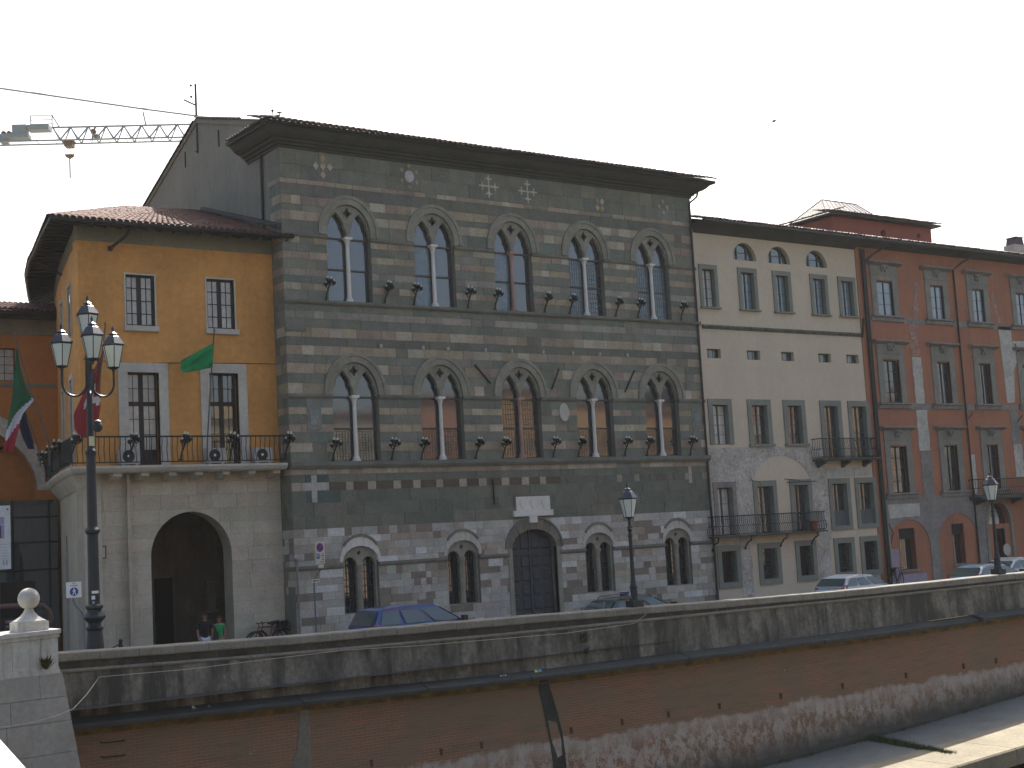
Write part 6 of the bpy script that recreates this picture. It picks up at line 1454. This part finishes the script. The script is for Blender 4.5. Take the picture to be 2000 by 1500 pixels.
# ================================================================== PEOPLE
def skin_obj(name, joints, edges, m, parent, lev=2):
    me = bpy.data.meshes.new(name); me.from_pydata([j[0] for j in joints], edges, [])
    o = bpy.data.objects.new(name, me); col.objects.link(o); o.parent = parent; me.materials.append(m)
    md = o.modifiers.new('Skin', 'SKIN'); md.use_smooth_shade = True
    sv = me.skin_vertices[0].data if len(me.skin_vertices) else None
    if sv is None: return o
    for i, j in enumerate(joints):
        r = j[1]; sv[i].radius = r if isinstance(r, tuple) else (r, r); sv[i].use_root = (i == 0)
    sd = o.modifiers.new('Sub', 'SUBSURF'); sd.levels = lev; sd.render_levels = lev
    # bake the modifiers into a plain mesh
    dg = bpy.context.evaluated_depsgraph_get(); ev = o.evaluated_get(dg); nm = bpy.data.meshes.new_from_object(ev); o.modifiers.clear(); o.data = nm
    return o
def person(label, loc, rz, H, sex, skin_c, top_m, leg_m, hair_m, glasses=False, top_low=.50, sleeve=.62, head_turn=0.0):
    t = thing('person', label, 'person', (0, 0, 0)); k = H/1.75; sh = (.205 if sex == 'm' else .172)*k; hp = (.095 if sex == 'm' else .10)*k
    sk = mat('skin', skin_c, var=.06, fvar=0, bump=0, rough=.6)
    z = lambda v: v*k
    J = [((0, 0, z(.93)), (.135*k, .10*k)), ((0, -.0, z(1.08)), (.125*k if sex == 'm' else .11*k, .09*k)), ((0, .0, z(1.25)), (.15*k, .105*k)), ((0, .01, z(1.40)), (.135*k, .09*k)), ((0, .0, z(1.49)), .055*k), ((0, -.015, z(1.55)), .052*k)]
    E = [(0, 1), (1, 2), (2, 3), (3, 4), (4, 5)]
    def chain(a, pts):
        for p, r in pts: J.append((p, r)); E.append((a, len(J)-1)); a = len(J)-1
        return a
    arm = {}
    for s in (-1, 1):
        sw = .06*s
        a = chain(3, [((s*sh*.85, .01, z(1.42)), .062*k), ((s*sh*1.06, .02, z(1.33)), .052*k), ((s*sh*1.17, .03, z(1.13)), .042*k), ((s*sh*1.14, -.03+sw*.5, z(.99)), .036*k), ((s*sh*1.08, -.07+sw, z(.88)), .028*k), ((s*sh*1.06, -.085+sw, z(.83)), (.034*k, .02*k))])
        for q, (dx, l) in enumerate(((-.025, .075), (-.008, .085), (.009, .08), (.025, .065))): chain(a, [((s*sh*1.06+dx*k*.6, -.095+sw+dx*.2, z(.80)), .0095*k), ((s*sh*1.05+dx*k, -.10+sw, z(.80)-l*k*.55), .0085*k), ((s*sh*1.03+dx*k, -.085+sw, z(.80)-l*k), .0075*k)])
        chain(a, [((s*sh*1.06-s*.03*k, -.11+sw, z(.825)), .011*k), ((s*sh*1.06-s*.045*k, -.13+sw, z(.785)), .009*k)])
        stp = .10*s
        a = chain(0, [((s*hp, 0, z(.88)), .095*k), ((s*hp*1.05, -.02-stp*.5, z(.66)), .078*k), ((s*hp, -.03-stp, z(.48)), .058*k), ((s*hp, .0-stp*1.1, z(.30)), .055*k), ((s*hp, .02-stp*1.4, z(.09)), .038*k), ((s*hp, -.03-stp*1.4, z(.045)), (.042*k, .035*k)), ((s*hp*1.1, -.14-stp*1.4, z(.03)), (.042*k, .024*k))])
    body = skin_obj('body', J, E, sk, t, 2)
    # head: shaped as rings, joined to the neck
    mb = MB(); hz = z(1.635); rs = [(.035, -.118), (.056, -.10), (.068, -.07), (.076, -.03), (.080, .01), (.081, .05), (.074, .085), (.052, .11), (.02, .122)]
    nseg = 16; n = len(mb.v)
    for r, dz in rs:
        for j in range(nseg):
            a = 2*math.pi*j/nseg; x = r*.93*math.cos(a); y = r*1.18*math.sin(a)
            if y < 0: y = y*(.93 if dz > -.06 else .98); y += (-.012 if dz < -.07 else 0)
            mb.v.append((x*k, (y+.0)*k-.015, hz+dz*k))
    for i in range(len(rs)-1):
        for j in range(nseg): j2 = (j+1) % nseg; mb.f.append((i*nseg+j, i*nseg+j2, (i+1)*nseg+j2, (i+1)*nseg+j)); mb.c.append(None); mb.m.append(0)
    mb.f.append(tuple(range(nseg-1, -1, -1))); mb.c.append(None); mb.m.append(0); mb.f.append(tuple((len(rs)-1)*nseg+j for j in range(nseg))); mb.c.append(None); mb.m.append(0)
    yf = -.095*k-.015
    mb.prism([(-.012*k, yf+.012, hz+.015*k), (.012*k, yf+.012, hz+.015*k), (.016*k, yf+.012, hz-.032*k), (-.016*k, yf+.012, hz-.032*k)], (0, -.022*k, -.006*k))
    for s in (-1, 1): mb.ball((s*.076*k, -.01, hz-.01*k), .022*k, 6, sz=1.5)
    head = mb.build('head', sk, t, smooth=True)
    mb = MB(); mb.box(-.024*k, .024*k, yf+.008, yf+.016, hz-.062*k, hz-.050*k, (.22, .06, .05)); mb.build('mouth', M['col'], head)
    if glasses:
        mb = MB(); mb.box(-.066*k, -.008*k, yf-.006, yf+.004, hz+.0, hz+.034*k); mb.box(.008*k, .066*k, yf-.006, yf+.004, hz, hz+.034*k); mb.box(-.066*k, .066*k, yf-.004, yf+.004, hz+.026*k, hz+.036*k)
        for s in (-1, 1): mb.box(s*.072*k-.004, s*.072*k+.004, yf, 0, hz+.018*k, hz+.03*k)
        mb.build('sunglasses', M['black_plastic'], head)
    else:
        for s in (-1, 1): mb = MB(); mb.ball((s*.031*k, yf+.010, hz+.016*k), .010*k, 6); mb.build('eye', M['dark'], head)
    mb = MB(); n = 18; R_ = .093*k
    for i in range(7):
        q = math.pi/2*i/6
        for j in range(n):
            a = 2*math.pi*j/n; front = math.sin(a) < -.35; lowz = (.055 if front else (-.02 if sex == 'm' else -.075)); zz_ = lowz+(.132-lowz)*math.sin(q)
            rr_ = math.cos(q)**.55 if i < 6 else .05
            mb.v.append((R_*.98*rr_*math.cos(a), R_*1.2*rr_*math.sin(a)*(.93 if front else 1)-.012, hz+zz_*k))
    for i in range(6):
        for j in range(n): j2 = (j+1) % n; mb.f.append((i*n+j, i*n+j2, (i+1)*n+j2, (i+1)*n+j)); mb.c.append(None); mb.m.append(0)
    mb.build('hair', hair_m, head, smooth=True)
    # clothes follow the body, a little wider
    e = .014*k
    if sex == 'm':
        TJ = [((0, 0, z(.80)), (.160*k, .124*k)), ((0, 0, z(1.08)), (.150*k, .112*k)), ((0, 0, z(1.25)), (.168*k, .122*k)), ((0, .01, z(1.40)), (.15*k, .105*k)), ((0, .01, z(1.475)), .075*k)]
    else:
        TJ = [((0, 0, z(.78)), (.152*k, .120*k)), ((0, 0, z(1.08)), (.122*k, .102*k)), ((0, -.01, z(1.25)), (.150*k, .122*k)), ((0, .0, z(1.37)), (.135*k, .10*k)), ((0, .01, z(1.42)), (.10*k, .08*k))]
    TE = [(0, 1), (1, 2), (2, 3), (3, 4)]
    for s in (-1, 1):
        if sex == 'm': TJ += [((s*sh*.88, .01, z(1.42)), .078*k), ((s*sh*1.07, .02, z(1.33)), .072*k), ((s*sh*1.13, .025, z(1.19)), .068*k)]; m_ = len(TJ); TE += [(3, m_-3), (m_-3, m_-2), (m_-2, m_-1)]
        else: TJ += [((s*sh*.9, .01, z(1.41)), .070*k), ((s*sh*1.04, .015, z(1.36)), .064*k)]; m_ = len(TJ); TE += [(3, m_-2), (m_-2, m_-1)]
    skin_obj('shirt', TJ, TE, top_m, t, 2)
    LJ = [((0, 0, z(.93)), (.140*k, .112*k))]; LE = []
    for s in (-1, 1):
        stp = .10*s; b0 = len(LJ)
        LJ += [((s*hp, 0, z(.86)), .108*k), ((s*hp*1.05, -.02-stp*.5, z(.66)), .094*k), ((s*hp, -.03-stp, z(.48)), .078*k), ((s*hp, .0-stp*1.1, z(.30)), .072*k), ((s*hp, .015-stp*1.35, z(.11)), .066*k)]
        LE += [(0, b0)] + [(b0+i, b0+i+1) for i in range(4)]
    skin_obj('trousers', LJ, LE, leg_m, t, 2)
    for s in (-1, 1):
        stp = .10*s; yb = -stp*1.4; mb = MB(); mb.prism([(s*hp-.05*k, yb+.07, 0), (s*hp-.055*k, yb-.10, 0), (s*hp-.03*k, yb-.19, 0), (s*hp+.03*k, yb-.19, 0), (s*hp+.055*k, yb-.10, 0), (s*hp+.05*k, yb+.07, 0)], (0, .015, .075*k)); mb.build('shoe', M['black_plastic'], t)
    t.location = loc; t.rotation_euler = (0, 0, rz); return t
blackcloth = mat('black_cotton', (.010, .011, .014), var=.15, fvar=0, bump=0); whitecloth = mat('pale_linen', (.50, .54, .60), var=.1, bump=.1)
greencloth = mat('bright_green_cotton', (.012, .30, .095), var=.12, bump=.1); khaki = mat('khaki_cotton', (.30, .25, .18), var=.1)
pm_ = person('man in sunglasses, black shirt and pale trousers walking out of the arch', (19.22, 45.5, .02), -.25, 1.77, 'm', (.28, .15, .095), blackcloth, whitecloth, mat('dark_hair', (.018, .013, .010)), glasses=True)
pw_ = person('woman in a bright green top walking beside the man in black', (19.76, 45.55, .02), -.35, 1.61, 'f', (.30, .155, .10), greencloth, khaki, mat('brown_hair', (.035, .018, .012)))
t = thing('shoulder_bag', 'dark shoulder bag carried by the woman in green', 'bag', (19.53, 45.42, 1.0))
mb = MB(); mb.prism([(19.46, 45.36, .86), (19.62, 45.32, .86), (19.63, 45.34, 1.12), (19.47, 45.38, 1.14)], (.03, .12, 0)); mb.build('pouch', M['black_plastic'], t)
mb = MB(); mb.tube([(19.50, 45.40, 1.12), (19.57, 45.46, 1.30), (19.62, 45.55, 1.335), (19.60, 45.62, 1.25), (19.56, 45.5, 1.12)], .009, 4); mb.build('strap', M['black_plastic'], t)

# ================================================================== ROOFTOPS AND SKY
cr = thing('tower_crane', 'pale lattice jib of a tower crane reaching in behind the palace gable', 'crane', (32, 114.7, 38))
O, DX = Vector((32.05, 114.6, 37.9)), (Vector((45.2, 105.4, 37.42))-Vector((32.05, 114.6, 37.9)))
LJ_ = DX.length; DX.normalize(); UPc = Vector((0, 0, 1)); SD = DX.cross(UPc)
def cp(s, h, w=0): return O+DX*s+UPc*h+SD*w
M['crane'] = plain('crane_grey', (.30, .33, .31), .5)
mb = MB()
for w in (-.55, .55): mb.tube([cp(-12, .05, w), cp(22, .05, w)], .08, 5)
mb.tube([cp(4.3, 1.28), cp(22, 1.28)], .09, 5); mb.build('chords', M['crane'], cr)
mb = MB(); n = 12
for i in range(n):
    s0 = 4.3+i*1.45
    for w in (-.55, .55): mb.tube([cp(s0, 1.28), cp(s0+.72, .05, w)], .07, 4); mb.tube([cp(s0+.72, .05, w), cp(s0+1.45, 1.28)], .07, 4)
for i in range(22): s0 = -10+i*1.45; mb.tube([cp(s0, .05, -.55), cp(s0, .05, .55)], .03, 4)
mb.build('lattice', M['crane'], cr, kind='stuff')
mb = MB(); mb.obox(cp(.1, .42, -.5), DX*2.3, SD*1.0, UPc*.30); mb.obox(cp(.0, .1, -.5), DX*.6, SD*1.0, UPc*.35); mb.build('platform', M['crane'], cr)
mb = MB(); mb.obox(cp(1.1, .74, -.4), DX*1.15, SD*.8, UPc*.75); mb.build('winch_box', M['crane'], cr)
mb = MB()
for s in (.3, .75): mb.ball(cp(s, .88), .22, 8)
mb.build('winch_drums', plain('rusty_orange', (.22, .13, .07)), cr)
mb = MB(); mb.obox(cp(2.35, 1.0, -.5), DX*1.75, SD*1.0, UPc*.42)
mb.build('counterweight_panel', M['crane'], cr)
mb = MB()
for s in (2.35, 4.1): mb.tube([cp(s, 1.4, -.5), cp(s, 2.5, -.5)], .05, 4)
for h in (1.75, 2.1, 2.47): mb.tube([cp(2.35, h, -.5), cp(4.1, h, -.5)], .04, 4)
mb.tube([cp(4.1, 2.47, -.5), cp(4.85, 1.28)], .06, 4); mb.build('guard_rail', M['crane'], cr)
mb = MB(); mb.tube([cp(11.9, 1.3), cp(11.7, 2.4)], .07, 4); mb.build('strut', M['crane'], cr)
mb = MB(); mb.tube([cp(-12, 6.6), cp(0, 4.7), cp(11.8, 2.65), cp(19, 1.5)], .085, 5); st = mb.build('stay_cable', M['crane'], cr)
mb = MB(); mb.obox(cp(2.7, 4.18, -.06), DX*1.1-UPc*.19, SD*.12, UPc*.12); mb.obox(cp(11.6, 2.63, -.06), DX*.5-UPc*.08, SD*.12, UPc*.12); mb.build('turnbuckle', plain('turnbuckle_brown', (.14, .10, .07)), st)
mb = MB(); mb.obox(cp(5.3, -.42, -.4), DX*.65, SD*.8, UPc*.4); mb.obox(cp(5.15, -.02, -.6), DX*.95, SD*1.2, UPc*.10)
mb.ball(cp(7.6, .85), .25, 8); mb.ball(cp(7.9, .4), .26, 8); mb.tube([cp(7.5, .1), cp(7.6, .9), cp(7.8, 1.25)], .08, 5); mb.build('trolley', bpy.data.materials['rusty_orange'], cr)
mb = MB(); mb.prism([cp(5.25, -1.0, -.1), cp(6.0, -1.0, -.1), cp(5.95, -1.2, -.1), cp(5.63, -1.4, -.1), cp(5.3, -1.2, -.1)], SD*.2); mb.tube([cp(5.63, -1.4), cp(5.63, -3.0)], .06, 4); mb.tube([cp(5.63, -.42), cp(5.63, -1.0)], .02, 4); mb.build('hook_block', plain('hook_yellow', (.22, .15, .04)), cr)
t = thing('tv_antenna', 'thin television antenna mast on the left gable of the palace', 'antenna', (23.95, 55.75, 20.9))
mb = MB(); ax, ay = 23.88, 55.7; mb.tube([(ax, ay, 20.95), (ax, ay, 24.0)], .05, 5); mb.tube([(ax-.12, ay, 21.0), (ax+.06, ay, 21.0)], .02, 4); mb.tube([(ax, ay, 20.98), (ax+.1, ay+.5, 21.0)], .02, 4); mb.build('mast', M['iron'], t)
mb = MB(); mb.tube([(ax, ay, 23.05), (ax-.42, ay+.35, 23.35)], .035, 4)
for z in (23.45, 23.95): mb.tube([(ax-.16, ay+.12, z), (ax-.02, ay, z)], .008, 4); mb.ball((ax-.16, ay+.12, z), .06, 5)
mb.build('dipoles', M['iron'], t)
t = thing('tv_antenna', 'small faint television antenna above the roof of the cream house', 'antenna', (61.5, 58.6, 19))
mb = MB(); mb.tube([(61.58, 58.66, 19.0), (61.58, 58.66, 22.1)], .012, 4); mb.build('mast', M['gutter'], t); mb = MB(); mb.prism([(61.45, 58.7, 22.36), (61.62, 58.6, 22.2), (61.64, 58.58, 22.1)], (.02, .02, .0)); mb.build('grid', M['gutter'], t)
t = thing('roof_cowl', 'two little round vents on the palace roof ridge', 'vent', (25.3, 50, 20.9))
mb = MB(); mb.tube([(24.05, 48.7, 20.3), (24.05, 48.7, 20.80)], .02, 4); mb.ball((24.05, 48.7, 20.84), .06, 6); mb.build('vent_cap', M['iron'], t)
mb = MB(); mb.tube([(24.35, 48.7, 20.3), (24.35, 48.7, 20.80)], .02, 4); mb.lathe([(.12, 0), (.03, .06)], (24.35, 48.7, 20.8), 8); mb.build('vent_cap', M['iron'], t)
t = thing('bird', 'dark bird in flight high above the cream house', 'bird', (50.87, 47.55, 23.54)); B0 = Vector((50.87, 47.55, 23.54)); rx, ux = Vector((.81, -.58, 0)), Vector((0, 0, 1))
bp2 = lambda x, z, d=0: B0+rx*x+ux*z+Vector((.58, .81, 0))*d
mb = MB(); mb.tube([bp2(-.06, -.03), bp2(0, 0), bp2(.06, .04), bp2(.10, .06), bp2(.13, .065)], [.02, .06, .065, .05, .015], 6); mb.build('body', M['iron'], t)
for pts in ([bp2(.04, .045), bp2(-.02, .02), bp2(-.16, .02, .1), bp2(-.05, .045, .05)], [bp2(.03, .02), bp2(-.03, -.02), bp2(-.13, -.13, -.1), bp2(-.02, -.07, -.05)]): mb = MB(); mb.prism(pts, (0, 0, .03)); mb.build('wing', M['iron'], t)

# ================================================================== THIN HAZE ADDED IN PLACE OF LENS GLARE
b = MB(); b.box(-1010, 1010, -1010, 1010, -7.1, 47.5)
hm = bpy.data.materials.new('glare_haze'); hm.use_nodes = True; hn = hm.node_tree
hn.nodes.remove(hn.nodes['Principled BSDF']); pv = hn.nodes.new('ShaderNodeVolumePrincipled')
pv.inputs['Color'].default_value = (.95, .96, .97, 1); pv.inputs['Density'].default_value = HAZE; pv.inputs['Anisotropy'].default_value = .25
hn.links.new(pv.outputs[0], hn.nodes['Material Output'].inputs['Volume'])
b.build('glare_haze', hm, None, kind='stuff')
